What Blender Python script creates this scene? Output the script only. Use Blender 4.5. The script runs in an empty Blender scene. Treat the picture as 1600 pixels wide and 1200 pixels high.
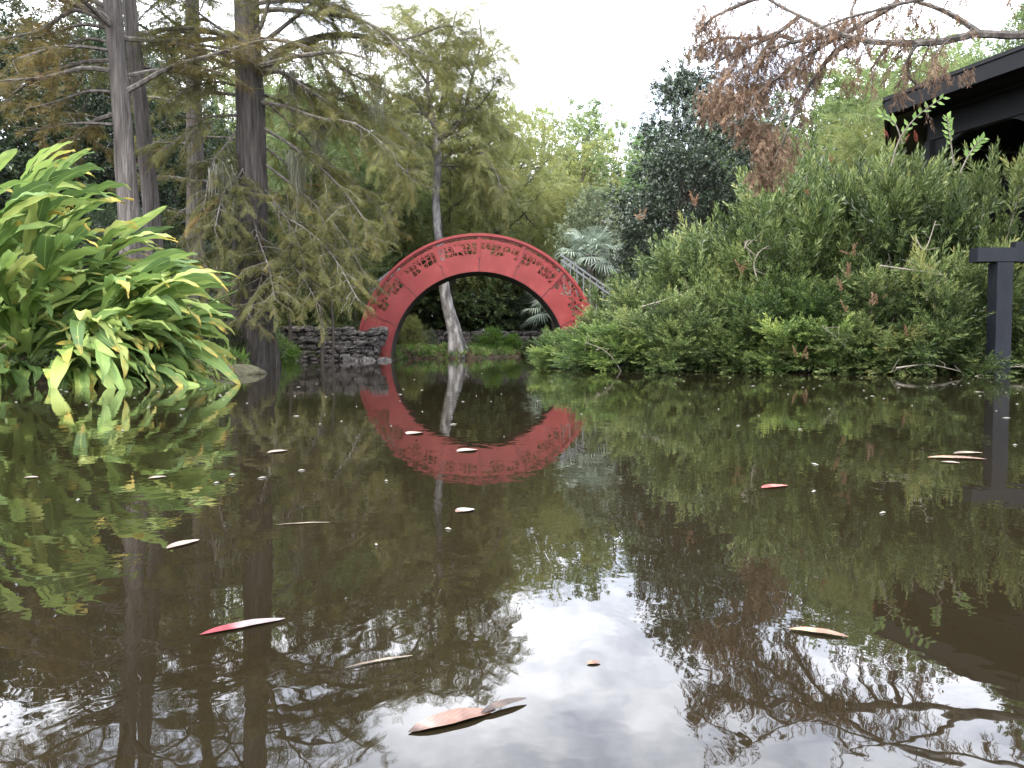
import bpy, math, random
import numpy as np
from mathutils import Vector, Matrix
from mathutils.geometry import delaunay_2d_cdt

R = math.radians
sc = bpy.context.scene
C = sc.collection

# ------------------------------------------------------------------ camera
FPX = 1244.0
PITCH = math.atan(59.0 / FPX)
CAMZ = 0.35
cam_d = bpy.data.cameras.new('camera')
cam = bpy.data.objects.new('camera', cam_d)
C.objects.link(cam)
cam_d.sensor_width = 36.0
cam_d.lens = 36.0 * FPX / 1600.0
cam_d.clip_start = 0.05
cam_d.clip_end = 800
cam.location = (0, 0, CAMZ)
cam.rotation_euler = (R(90) - PITCH, 0, 0)
sc.camera = cam

# ------------------------------------------------------------------ world, sun, exposure
SUN_ELEV, SUN_AZ = 52.0, 215.0          # azimuth clockwise from +Y
world = bpy.data.worlds.new('World')
sc.world = world
world.use_nodes = True
wn, wl = world.node_tree.nodes, world.node_tree.links
wn.clear()
wo = wn.new('ShaderNodeOutputWorld'); bg = wn.new('ShaderNodeBackground')
sky = wn.new('ShaderNodeTexSky'); sky.sky_type = 'NISHITA'; sky.sun_disc = False
sky.sun_elevation = R(SUN_ELEV); sky.sun_rotation = R(SUN_AZ)
sky.air_density = 1.0; sky.dust_density = 2.0
tc = wn.new('ShaderNodeTexCoord')
mp = wn.new('ShaderNodeMapping'); mp.inputs['Scale'].default_value = (1.0, 1.0, 1.9)
mp.inputs['Location'].default_value = (0.35, 0.1, 0.0)
nz = wn.new('ShaderNodeTexNoise'); nz.inputs['Scale'].default_value = 4.2
nz.inputs['Detail'].default_value = 8; nz.inputs['Roughness'].default_value = 0.55
rmp = wn.new('ShaderNodeValToRGB')
rmp.color_ramp.elements[0].position = 0.42; rmp.color_ramp.elements[0].color = (9.0, 9.8, 11.8, 1)
rmp.color_ramp.elements[1].position = 0.60; rmp.color_ramp.elements[1].color = (21.0, 21.5, 23.0, 1)
nz2 = wn.new('ShaderNodeTexNoise'); nz2.inputs['Scale'].default_value = 2.4
nz2.inputs['Detail'].default_value = 6
r2 = wn.new('ShaderNodeValToRGB')
r2.color_ramp.elements[0].position = 0.36; r2.color_ramp.elements[0].color = (0.45, 0.45, 0.45, 1)
r2.color_ramp.elements[1].position = 0.47; r2.color_ramp.elements[1].color = (1, 1, 1, 1)
mx = wn.new('ShaderNodeMixRGB')
wl.new(tc.outputs['Generated'], mp.inputs['Vector'])
wl.new(mp.outputs[0], nz.inputs['Vector']); wl.new(mp.outputs[0], nz2.inputs['Vector'])
wl.new(nz.outputs['Fac'], rmp.inputs['Fac']); wl.new(nz2.outputs['Fac'], r2.inputs['Fac'])
wl.new(r2.outputs[0], mx.inputs['Fac']); wl.new(sky.outputs[0], mx.inputs[1]); wl.new(rmp.outputs[0], mx.inputs[2])
wl.new(mx.outputs[0], bg.inputs['Color']); bg.inputs['Strength'].default_value = 0.1
wl.new(bg.outputs[0], wo.inputs['Surface'])
sun_d = bpy.data.lights.new('sun', 'SUN'); sun_d.energy = 1.7; sun_d.angle = R(14)
sun_d.color = (1.0, 0.95, 0.87)
sun = bpy.data.objects.new('sun', sun_d); C.objects.link(sun)
sdir = Vector((math.sin(R(SUN_AZ)) * math.cos(R(SUN_ELEV)), math.cos(R(SUN_AZ)) * math.cos(R(SUN_ELEV)), math.sin(R(SUN_ELEV))))
sun.rotation_euler = sdir.to_track_quat('Z', 'Y').to_euler()
sun.location = (0, 0, 30)
vs = sc.view_settings
sc.display_settings.display_device = 'sRGB'
vs.view_transform = 'Standard'; vs.look = 'None'; vs.gamma = 1; vs.use_curve_mapping = False
vs.exposure = 1.98
sc.cycles.max_bounces = 7; sc.cycles.diffuse_bounces = 3; sc.cycles.glossy_bounces = 3
sc.cycles.transmission_bounces = 4; sc.cycles.transparent_max_bounces = 4
sc.cycles.caustics_reflective = False; sc.cycles.caustics_refractive = False

# ------------------------------------------------------------------ helpers
cP, sP = math.cos(PITCH), math.sin(PITCH)
def P(px, py, D):
    """point of the photograph (1600 px wide) at distance D along +Y"""
    u, v = (px - 800) / FPX, (600 - py) / FPX
    dy = cP + v * sP; dz = -sP + v * cP
    t = D / dy
    return np.array([u * t, D, CAMZ + dz * t])
def X(px, D): return float(P(px, 541, D)[0])
def Z(py, D): return float(P(800, py, D)[2])

def tag(o, label=None, cat=None, group=None, kind=None):
    if label: o['label'] = label
    if cat: o['category'] = cat
    if group: o['group'] = group
    if kind: o['kind'] = kind
    return o
def empty(name, loc=(0, 0, 0), rz=0.0, scale=1.0):
    o = bpy.data.objects.new(name, None); C.objects.link(o)
    o.location = loc; o.rotation_euler = (0, 0, rz)
    o.scale = (scale, scale, scale) if not hasattr(scale, '__len__') else scale
    o.empty_display_size = 0.2
    return o
def mesh_from(name, V, F, mat, tint=None, smooth=False, uv=None):
    """V (n,3) array; F: list of index arrays, each (m,3) or (m,4)"""
    me = bpy.data.meshes.new(name)
    V = np.asarray(V, dtype=np.float32)
    if not isinstance(F, list): F = [F]
    F = [np.asarray(f, dtype=np.int32) for f in F if len(f)]
    me.vertices.add(len(V)); me.vertices.foreach_set('co', V.ravel())
    loops = np.concatenate([f.ravel() for f in F])
    tot = np.concatenate([np.full(len(f), f.shape[1], dtype=np.int32) for f in F])
    start = np.concatenate([[0], np.cumsum(tot)[:-1]]).astype(np.int32)
    me.loops.add(len(loops)); me.loops.foreach_set('vertex_index', loops)
    me.polygons.add(len(tot)); me.polygons.foreach_set('loop_start', start)
    try: me.polygons.foreach_set('loop_total', tot)
    except Exception: pass
    me.polygons.foreach_set('use_smooth', np.full(len(tot), bool(smooth), dtype=bool))
    if tint is not None:
        a = me.attributes.new('tint', 'FLOAT', 'POINT'); a.data.foreach_set('value', np.asarray(tint, dtype=np.float32))
    if uv is not None:
        l = me.uv_layers.new(name='uv'); l.data.foreach_set('uv', np.asarray(uv, dtype=np.float32)[loops].ravel())
    me.update(calc_edges=True)
    for m in (mat if isinstance(mat, (list, tuple)) else [mat]): me.materials.append(m)
    return me
def obj(name, me, parent=None, loc=(0, 0, 0), rot=(0, 0, 0), scale=None, mat=None):
    o = bpy.data.objects.new(name, me); C.objects.link(o)
    o.location = loc; o.rotation_euler = rot
    if scale is not None: o.scale = scale if hasattr(scale, '__len__') else (scale,) * 3
    if parent: o.parent = parent
    if mat is not None:
        o.material_slots[0].link = 'OBJECT'; o.material_slots[0].material = mat
    return o

class Geo:
    """collects vertices and quads/tris"""
    def __init__(s): s.V = []; s.Q = []; s.T = []; s.tint = []; s.n = 0
    def add(s, V, Q=None, T=None, tint=0.5):
        V = np.asarray(V, dtype=np.float64).reshape(-1, 3)
        s.V.append(V)
        if Q is not None and len(Q): s.Q.append(np.asarray(Q, dtype=np.int64) + s.n)
        if T is not None and len(T): s.T.append(np.asarray(T, dtype=np.int64) + s.n)
        s.tint.append(np.full(len(V), tint) if np.isscalar(tint) else np.asarray(tint))
        s.n += len(V)
    def box(s, x0, x1, y0, y1, z0, z1, tint=0.5):
        V = [(x, y, z) for x in (x0, x1) for y in (y0, y1) for z in (z0, z1)]
        s.add(V, [(0, 1, 3, 2), (4, 6, 7, 5), (0, 4, 5, 1), (2, 3, 7, 6), (0, 2, 6, 4), (1, 5, 7, 3)], tint=tint)
    def obox(s, a, b, w, h, up=(0, 0, 1), tint=0.5):
        """beam from a to b, w wide, h high"""
        a, b = np.array(a, float), np.array(b, float)
        d = b - a; d /= np.linalg.norm(d); up = np.array(up, float)
        r = np.cross(d, up); r /= np.linalg.norm(r); u = np.cross(r, d)
        V = [p + i * r * w / 2 + j * u * h / 2 for p in (a, b) for i in (-1, 1) for j in (-1, 1)]
        s.add(V, [(0, 1, 3, 2), (4, 6, 7, 5), (0, 4, 5, 1), (2, 3, 7, 6), (0, 2, 6, 4), (1, 5, 7, 3)], tint=tint)
    def tube(s, pts, rad, sides=6, cap=True, tint=0.5, flute=None):
        pts = np.asarray(pts, float); n = len(pts)
        rad = np.full(n, rad) if np.isscalar(rad) else np.asarray(rad, float)
        d = np.gradient(pts, axis=0); d /= np.linalg.norm(d, axis=1)[:, None] + 1e-9
        ref = np.array([0, 1.0, 0]) if abs(d[0, 2]) > 0.6 else np.array([0, 0, 1.0])
        r = np.cross(d, ref); r /= np.linalg.norm(r, axis=1)[:, None] + 1e-9
        u = np.cross(r, d)
        a = np.arange(sides) * 2 * math.pi / sides
        rr = rad[:, None] * np.ones(sides)[None]
        if flute is not None: rr = rr * flute(np.arange(n)[:, None] / (n - 1), a[None], pts)
        V = pts[:, None] + rr[..., None] * (np.cos(a)[None, :, None] * r[:, None] + np.sin(a)[None, :, None] * u[:, None])
        i = np.arange(n - 1)[:, None]; j = np.arange(sides)[None]; k = (j + 1) % sides
        Q = np.stack([i * sides + j, i * sides + k, (i + 1) * sides + k, (i + 1) * sides + j], -1).reshape(-1, 4)
        V = V.reshape(-1, 3); T = None
        if cap:
            V = np.vstack([V, pts[0], pts[-1]])
            c0, c1 = n * sides, n * sides + 1
            T = [(c0, (q + 1) % sides, q) for q in range(sides)] + [(c1, (n - 1) * sides + q, (n - 1) * sides + (q + 1) % sides) for q in range(sides)]
        s.add(V, Q, T, tint)
    def mesh(s, name, mat, smooth=False):
        F = []
        if s.Q: F.append(np.concatenate(s.Q))
        if s.T: F.append(np.concatenate(s.T))
        return mesh_from(name, np.concatenate(s.V), F, mat, np.concatenate(s.tint), smooth)
    def build(s, name, mat, parent=None, smooth=False, **k): return obj(name, s.mesh(name, mat, smooth), parent, **k)

def scatter(tmpls, pos, axis, normal, scale, tint, rng):
    """copies of leaf-spray templates (V, Q, t): local +Y runs along axis, local Z near normal -> V, Q, tint"""
    pos, axis, normal = map(lambda a: np.asarray(a, float), (pos, axis, normal))
    N = len(pos); scale = np.broadcast_to(scale, (N,)); tint = np.broadcast_to(tint, (N,))
    y = axis / (np.linalg.norm(axis, axis=1)[:, None] + 1e-9)
    x = np.cross(y, normal); x /= np.linalg.norm(x, axis=1)[:, None] + 1e-9
    z = np.cross(x, y)
    pick = rng.integers(0, len(tmpls), N)
    oV, oQ, oT, n = [], [], [], 0
    for k, (tv, tq, tt) in enumerate(tmpls):
        m = np.where(pick == k)[0]
        if not len(m): continue
        B = np.stack([x[m], y[m], z[m]], 1)                 # rows = axes
        V = np.einsum('vi,nij->nvj', tv, B) * scale[m][:, None, None] + pos[m][:, None]
        Q = tq[None] + (np.arange(len(m)) * len(tv))[:, None, None] + n
        oV.append(V.reshape(-1, 3)); oQ.append(Q.reshape(-1, tq.shape[1])); oT.append((tt[None] + tint[m][:, None]).ravel())
        n += V.shape[0] * V.shape[1]
    return np.concatenate(oV), np.concatenate(oQ), np.clip(np.concatenate(oT), 0, 1)

def leafq(base, d, nrm, L, W, fold=0.0):
    """one diamond leaf quad"""
    d = np.array(d, float); d /= np.linalg.norm(d); nrm = np.array(nrm, float)
    s = np.cross(d, nrm); s /= np.linalg.norm(s) + 1e-9; nn = np.cross(s, d)
    b = np.array(base, float)
    return [b, b + d * L * 0.45 + s * W / 2 + nn * fold * W, b + d * L, b + d * L * 0.45 - s * W / 2 + nn * fold * W]
def make_spray(kind, rng):
    V, t = [], []
    tri = kind in ('feather', 'droop', 'tuft')
    def add(q, tv):
        if tri: q = [np.array(q[0]) * .6 + np.array(q[1]) * .4, q[2], np.array(q[0]) * .6 + np.array(q[3]) * .4] if len(q) == 4 else q
        V.extend(q); t.extend([tv] * len(q))
    if kind == 'feather':           # flat two-ranked needles
        n = 7
        for i in range(n):
            f = (i + 0.5) / n
            for sd in (-1, 1):
                b = (0, f, 0.03 * math.sin(f * 5)); L = 0.30 * (1 - 0.55 * f) * rng.uniform(.8, 1.15)
                add(leafq(b, (sd * 1.0, 0.75, rng.uniform(-.25, .25)), (rng.uniform(-.3, .3), 0, 1), L * 1.15, 0.15), rng.uniform(-.14, .14))
        add([(-.008, 0, 0), (.008, 0, 0), (.004, 1, 0), (-.004, 1, 0)], 0.0)
    elif kind == 'droop':           # dry cypress: broader, drooping
        for i in range(9):
            f = (i + 0.5) / 9
            for sd in (-1, 1):
                add(leafq((0, f * .9, 0), (sd * rng.uniform(.2, .75), 0.9, rng.uniform(-.5, .5)), (rng.uniform(-1, 1), rng.uniform(-.5, .5), 1), rng.uniform(.26, .42), rng.uniform(.14, .22)), rng.uniform(-.25, .25))
    elif kind == 'brush':           # bottlebrush shoot: linear leaves all round, pointing forward
        n = 26
        for i in range(n):
            f = (i + .5) / n; a = i * 2.4
            sp = 0.85 - 0.5 * f
            L = rng.uniform(.24, .34) * (1.0 - .35 * f * f)
            add(leafq((0, f, 0), (math.cos(a) * sp, 0.65 + 0.3 * f, math.sin(a) * sp), (-math.sin(a), .1, math.cos(a)) if i % 2 else (math.cos(a), -.6, math.sin(a)), L, rng.uniform(.045, .06)), rng.uniform(-.12, .12) + (0.16 * (f > .72)))
        add([(-.012, -.3, 0), (.012, -.3, 0), (.006, 1, 0), (-.006, 1, 0)], -0.3)
    elif kind == 'broad':           # cluster of oval leaves
        for i in range(9):
            f = i / 9; a = i * 2.4 + rng.uniform(-.4, .4)
            add(leafq((0, f * .6, 0), (math.cos(a), rng.uniform(.3, 1.0), math.sin(a)), (rng.uniform(-.7, .7), rng.uniform(-.7, .2), 1), rng.uniform(.32, .5), rng.uniform(.17, .24)), rng.uniform(-.2, .2))
    elif kind == 'tuft':            # pine tuft
        for i in range(16):
            a = i * 2.4; sp = rng.uniform(.15, .9)
            add(leafq((0, rng.uniform(0, .3), 0), (math.cos(a) * sp, 1, math.sin(a) * sp), (-math.sin(a), 0.1, math.cos(a)), rng.uniform(.6, .9), .09), rng.uniform(-.15, .15))
    V = np.array(V, float).reshape(-1, 3)
    return V, np.arange(len(V)).reshape(-1, 3 if tri else 4), np.array(t)
grng = np.random.default_rng(7)
SPRAY = {k: [make_spray(k, grng) for _ in range(4)] for k in ('feather', 'droop', 'brush', 'broad', 'tuft')}

# ------------------------------------------------------------------ materials
def mat_new(name):
    m = bpy.data.materials.new(name); m.use_nodes = True
    nt = m.node_tree; b = nt.nodes['Principled BSDF']
    return m, nt, b
def ramp(nt, stops):
    r = nt.nodes.new('ShaderNodeValToRGB'); e = r.color_ramp.elements
    e[0].position, e[0].color = stops[0][0], (*stops[0][1], 1)
    e[1].position, e[1].color = stops[-1][0], (*stops[-1][1], 1)
    for p, c in stops[1:-1]:
        x = e.new(p); x.color = (*c, 1)
    return r
def foliage(name, dark, mid, light, accent=None, transl=0.35, rough=0.45, spec=0.35, vary=1.2):
    """leaf colour from each leaf's own tint, drifting slowly over the plant"""
    m, nt, b = mat_new(name); L = nt.links.new
    at = nt.nodes.new('ShaderNodeAttribute'); at.attribute_name = 'tint'
    tc = nt.nodes.new('ShaderNodeTexCoord'); nz = nt.nodes.new('ShaderNodeTexNoise'); nz.inputs['Scale'].default_value = vary
    nz.inputs['Detail'].default_value = 3
    L(tc.outputs['Object'], nz.inputs['Vector'])
    ma = nt.nodes.new('ShaderNodeMath'); ma.operation = 'MULTIPLY_ADD'; ma.inputs[1].default_value = 0.55; ma.inputs[2].default_value = -0.27
    L(nz.outputs['Fac'], ma.inputs[0])
    ad = nt.nodes.new('ShaderNodeMath'); ad.operation = 'ADD'; ad.use_clamp = True
    L(ma.outputs[0], ad.inputs[0]); L(at.outputs['Fac'], ad.inputs[1])
    st = [(0.1, dark), (0.5, mid), (0.85, light)]
    if accent: st.append((0.97, accent))
    r = ramp(nt, st); L(ad.outputs[0], r.inputs['Fac'])
    L(r.outputs[0], b.inputs['Base Color'])
    b.inputs['Roughness'].default_value = rough; b.inputs['Specular IOR Level'].default_value = spec
    tr = nt.nodes.new('ShaderNodeBsdfTranslucent')
    hs = nt.nodes.new('ShaderNodeHueSaturation'); hs.inputs['Value'].default_value = 1.25; hs.inputs['Saturation'].default_value = 1.1
    L(r.outputs[0], hs.inputs['Color']); L(hs.outputs[0], tr.inputs['Color'])
    mix = nt.nodes.new('ShaderNodeMixShader'); mix.inputs[0].default_value = transl
    L(b.outputs[0], mix.inputs[1]); L(tr.outputs[0], mix.inputs[2])
    L(mix.outputs[0], nt.nodes['Material Output'].inputs['Surface'])
    return m
def rough_mat(name, stops, scale=4, stretch=(1, 1, 1), rough=0.85, bump=0.4, detail=6, bscale=None, spec=0.3, dist=0.02):
    m, nt, b = mat_new(name); L = nt.links.new
    tc = nt.nodes.new('ShaderNodeTexCoord'); mp = nt.nodes.new('ShaderNodeMapping'); mp.inputs['Scale'].default_value = stretch
    L(tc.outputs['Object'], mp.inputs['Vector'])
    nz = nt.nodes.new('ShaderNodeTexNoise'); nz.inputs['Scale'].default_value = scale; nz.inputs['Detail'].default_value = detail
    nz.inputs['Roughness'].default_value = 0.65
    L(mp.outputs[0], nz.inputs['Vector'])
    r = ramp(nt, stops); L(nz.outputs['Fac'], r.inputs['Fac']); L(r.outputs[0], b.inputs['Base Color'])
    n2 = nt.nodes.new('ShaderNodeTexNoise'); n2.inputs['Scale'].default_value = bscale or scale * 2.2; n2.inputs['Detail'].default_value = 5
    L(mp.outputs[0], n2.inputs['Vector'])
    bp = nt.nodes.new('ShaderNodeBump'); bp.inputs['Strength'].default_value = bump; bp.inputs['Distance'].default_value = dist
    L(n2.outputs['Fac'], bp.inputs['Height']); L(bp.outputs[0], b.inputs['Normal'])
    b.inputs['Roughness'].default_value = rough; b.inputs['Specular IOR Level'].default_value = spec
    return m

M = {}
M['cypress_bark'] = rough_mat('cypress_bark', [(.3, (.028, .024, .020)), (.5, (.085, .073, .064)), (.72, (.16, .142, .127))], 19, (1, 1, .07), bump=1.0, dist=.06, detail=9)
M['cypress_bark_red'] = rough_mat('cypress_bark_red', [(.3, (.018, .015, .013)), (.5, (.055, .047, .040)), (.72, (.12, .104, .092))], 19, (1, 1, .07), bump=1.0, dist=.06, detail=9)
M['pale_bark'] = rough_mat('pale_bark', [(.34, (.045, .04, .037)), (.5, (.13, .12, .113)), (.64, (.28, .27, .262))], 7, (1, 1, .35), bump=.8, dist=.04)
M['dark_bark'] = rough_mat('dark_bark', [(.3, (.022, .018, .014)), (.7, (.09, .075, .06))], 8, (1, 1, .2), bump=.8)
M['limb_bark'] = rough_mat('limb_bark', [(.3, (.04, .034, .028)), (.55, (.12, .105, .09)), (.75, (.27, .25, .23))], 14, (1, 1, 1), bump=.6)
M['bush_stem'] = rough_mat('bush_stem', [(.3, (.06, .05, .04)), (.7, (.24, .21, .17))], 10)
F = {}
F['cyp_green'] = foliage('cypress_green', (.05, .055, .02), (.115, .115, .042), (.19, .175, .065), (.22, .13, .05), .4, .6, .15, 0.8)
F['cyp_rust'] = foliage('cypress_rusty', (.055, .05, .02), (.12, .10, .038), (.19, .145, .058), (.24, .12, .05), .4, .6, .15, 0.9)
F['cyp_brown'] = foliage('cypress_brown', (.07, .045, .03), (.165, .108, .072), (.26, .18, .12), (.31, .19, .11), .3, .7, .15, 1.1)
F['willow'] = foliage('olive_airy_leaves', (.07, .08, .03), (.16, .165, .062), (.25, .245, .10), (.28, .20, .08), .45, .55, .2, .7)
F['bottle'] = foliage('bottlebrush_leaves', (.022, .037, .012), (.086, .122, .038), (.215, .26, .095), (.26, .26, .09), .3, .42, .4, 1.1)
F['bottle2'] = foliage('bottlebrush_fresh_leaves', (.03, .055, .014), (.105, .16, .044), (.24, .31, .095), (.30, .35, .10), .35, .42, .4, 1.1)
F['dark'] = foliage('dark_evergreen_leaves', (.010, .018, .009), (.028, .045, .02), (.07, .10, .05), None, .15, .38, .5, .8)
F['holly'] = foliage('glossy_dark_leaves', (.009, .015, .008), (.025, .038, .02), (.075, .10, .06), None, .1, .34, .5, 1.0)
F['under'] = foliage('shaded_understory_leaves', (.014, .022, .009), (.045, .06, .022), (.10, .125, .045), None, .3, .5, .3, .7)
F['pale'] = foliage('pale_green_leaves', (.06, .085, .034), (.14, .18, .072), (.25, .30, .13), None, .45, .5, .25, .5)  # background greens lightened in the leaf colour to stand in for veiling glare
F['yellow'] = foliage('yellow_green_leaves', (.065, .076, .028), (.16, .175, .062), (.27, .28, .105), (.32, .28, .10), .45, .5, .25, .5)
F['mid'] = foliage('mid_green_leaves', (.045, .068, .025), (.11, .15, .058), (.21, .26, .11), None, .35, .5, .3, .6)
F['grey'] = foliage('grey_green_leaves', (.06, .08, .04), (.15, .18, .10), (.28, .31, .19), None, .3, .5, .3, .6)
F['pine'] = foliage('pine_needles', (.03, .06, .02), (.08, .14, .045), (.16, .24, .09), None, .3, .5, .3, .6)
F['fern'] = foliage('bright_fern', (.04, .08, .015), (.11, .20, .035), (.22, .34, .07), None, .4, .5, .3, 1.5)
F['palm'] = foliage('palm_fans', (.09, .12, .09), (.19, .235, .18), (.32, .37, .30), None, .2, .5, .4, 1.0)
F['moss'] = foliage('hanging_moss', (.09, .09, .068), (.17, .17, .13), (.25, .245, .20), None, .3, .9, .1, 2)

# ------------------------------------------------------------------ ground and water
POND = [(-12, -8), (-12, 3), (-7.2, 6.6), (-5.0, 7.3), (-4.1, 7.6), (-3.6, 8.3), (-3.8, 9.4), (-3.7, 10.3), (-4.1, 11.4), (-4.3, 13.2), (-4.9, 16), (-5.7, 18.6), (-5.6, 19.45),
        (-3.15, 19.55), (-2.95, 20.6), (-3.0, 22.6), (-1.9, 22.75), (-0.9, 22.9), (-0.7, 24.6), (0.4, 26.6), (1.3, 26.4), (1.75, 23.5), (1.7, 19.5), (0.9, 15.5), (0.6, 13.3), (1.1, 12.6),
        (2.1, 11.9), (3.5, 11.2), (5.0, 10.6), (6.6, 10.0), (9, 8.8), (12, 4), (12, -8)]
def pond_sd(x, y):
    """signed distance to the shoreline, negative inside the pond"""
    p = np.array(POND, float); q = np.roll(p, -1, 0)
    d = np.full(x.shape, 1e9); ins = np.zeros(x.shape, bool)
    for (ax, ay), (bx, by) in zip(p, q):
        ex, ey = bx - ax, by - ay
        t = np.clip(((x - ax) * ex + (y - ay) * ey) / (ex * ex + ey * ey), 0, 1)
        d = np.minimum(d, np.hypot(x - ax - t * ex, y - ay - t * ey))
        c = ((ay > y) != (by > y)) & (x < (bx - ax) * (y - ay) / (by - ay + 1e-12) + ax)
        ins ^= c
    return np.where(ins, -d, d)
def gz(x, y):
    x = np.asarray(x, float); y = np.asarray(y, float)
    sd = pond_sd(x, y) + 0.12 * np.sin(x * 3.1 + 1.3 * np.sin(y * 2.3)) * np.cos(y * 2.7 + x)
    out = 0.05 + 0.28 * (1 - np.exp(-np.maximum(sd, 0) * 1.3)) + 0.012 * np.maximum(sd - 2, 0) + 0.03 * np.sin(x * 1.7) * np.sin(y * 1.3)
    ins = -0.06 - 0.7 * (1 - np.exp(np.minimum(sd, 0) * 0.9))
    w = np.clip(sd / 0.25 + 0.5, 0, 1)
    return ins * (1 - w) + out * w
s = np.linspace(-1, 1, 190)
gx = 14 * s + 286 * s ** 5
t_ = np.linspace(0, 1, 210)
gy = -12 + 52 * t_ + 360 * t_ ** 5
GX, GY = np.meshgrid(gx, gy)
V = np.stack([GX, GY, gz(GX, GY)], -1).reshape(-1, 3)
nx, ny = len(gx), len(gy)
ii, jj = np.meshgrid(np.arange(nx - 1), np.arange(ny - 1))
Q = np.stack([jj * nx + ii, jj * nx + ii + 1, (jj + 1) * nx + ii + 1, (jj + 1) * nx + ii], -1).reshape(-1, 4)
M['ground'] = rough_mat('leaf_litter_ground', [(.3, (.014, .011, .007)), (.45, (.04, .029, .018)), (.58, (.075, .05, .03)), (.72, (.035, .045, .017))], 2.6, bump=.7, bscale=22, detail=8)
tag(obj('ground', mesh_from('ground', V, Q, M['ground'], smooth=True)), kind='structure')

m, nt, b = mat_new('pond_water'); L = nt.links.new
tc = nt.nodes.new('ShaderNodeTexCoord')
nzc = nt.nodes.new('ShaderNodeTexNoise'); nzc.inputs['Scale'].default_value = .5; nzc.inputs['Detail'].default_value = 5
L(tc.outputs['Object'], nzc.inputs['Vector'])
rc = ramp(nt, [(.3, (.0092, .0070, .0036)), (.7, (.0130, .0100, .0052))]); L(nzc.outputs['Fac'], rc.inputs['Fac'])
L(rc.outputs[0], b.inputs['Base Color'])
b.inputs['Roughness'].default_value = 0.012; b.inputs['IOR'].default_value = 1.43
def wave(scale, stretch, detail, strength, dist, prev, dis=0.0):
    mp = nt.nodes.new('ShaderNodeMapping'); mp.inputs['Scale'].default_value = stretch
    L(tc.outputs['Object'], mp.inputs['Vector'])
    n = nt.nodes.new('ShaderNodeTexNoise'); n.inputs['Scale'].default_value = scale; n.inputs['Detail'].default_value = detail
    n.inputs['Distortion'].default_value = dis
    L(mp.outputs[0], n.inputs['Vector'])
    bp = nt.nodes.new('ShaderNodeBump'); bp.inputs['Strength'].default_value = strength; bp.inputs['Distance'].default_value = dist
    L(n.outputs['Fac'], bp.inputs['Height'])
    if prev: L(prev.outputs[0], bp.inputs['Normal'])
    return bp
w1 = wave(1.1, (1, 1, 1), 2, 1.0, .0018, None)
w2 = wave(7.0, (1, .8, 1), 3, 1.0, .00062, w1, .6)
w3 = wave(24.0, (1, .9, 1), 1, 1.0, .00009, w2, .3)
L(w3.outputs[0], b.inputs['Normal'])
M['water'] = m
tag(obj('water', mesh_from('water', [(-150, -30, 0), (150, -30, 0), (150, 160, 0), (-150, 160, 0)], np.array([[0, 1, 2, 3]]), m)), kind='structure')

# ------------------------------------------------------------------ moon bridge
M['red'] = None
m, nt, b = mat_new('weathered_red_paint'); L = nt.links.new
tc = nt.nodes.new('ShaderNodeTexCoord')
nz = nt.nodes.new('ShaderNodeTexNoise'); nz.inputs['Scale'].default_value = 1.6; nz.inputs['Detail'].default_value = 7; nz.inputs['Roughness'].default_value = .6
L(tc.outputs['Object'], nz.inputs['Vector'])
r = ramp(nt, [(.3, (.165, .021, .019)), (.55, (.215, .031, .028)), (.75, (.27, .058, .050))]); L(nz.outputs['Fac'], r.inputs['Fac'])
mp = nt.nodes.new('ShaderNodeMapping'); mp.inputs['Scale'].default_value = (7, 7, .5); L(tc.outputs['Object'], mp.inputs['Vector'])
ns = nt.nodes.new('ShaderNodeTexNoise'); ns.inputs['Scale'].default_value = 2; ns.inputs['Detail'].default_value = 4; L(mp.outputs[0], ns.inputs['Vector'])
rs = ramp(nt, [(.52, (0, 0, 0)), (.75, (1, 1, 1))]); L(ns.outputs['Fac'], rs.inputs['Fac'])
mx = nt.nodes.new('ShaderNodeMixRGB'); mx.inputs[2].default_value = (.12, .035, .03, 1)
mm = nt.nodes.new('ShaderNodeMath'); mm.operation = 'MULTIPLY'; mm.inputs[1].default_value = .4; L(rs.outputs[0], mm.inputs[0]); L(mm.outputs[0], mx.inputs[0])
L(r.outputs[0], mx.inputs[1]); L(mx.outputs[0], b.inputs['Base Color'])
b.inputs['Roughness'].default_value = .5; b.inputs['Specular IOR Level'].default_value = .3
M['red'] = m
M['soffit'] = rough_mat('dark_soffit_boards', [(.3, (.025, .02, .016)), (.7, (.07, .058, .047))], 5, (1, 1, .4))
BD = 20.0
bridge = empty('moon_bridge', (X(749, BD), BD, 0), R(3.0))
tag(bridge, 'red arched moon bridge with leaf shaped cut-outs reflected in the pond', 'bridge')
RO, RI, ZO, ZI, BW = 3.03, 2.215, 0.10, 0.0, 1.15
def arc(r, zc, a, y=0.0): return np.array([r * math.cos(a), y, zc + r * math.sin(a)])
def rv(a, v):               # v = 0 inner edge, 1 outer edge, at polar angle a
    return arc(RI, ZI, a) * (1 - v) + arc(RO, ZO, a) * v
brng = np.random.default_rng(11)
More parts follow.
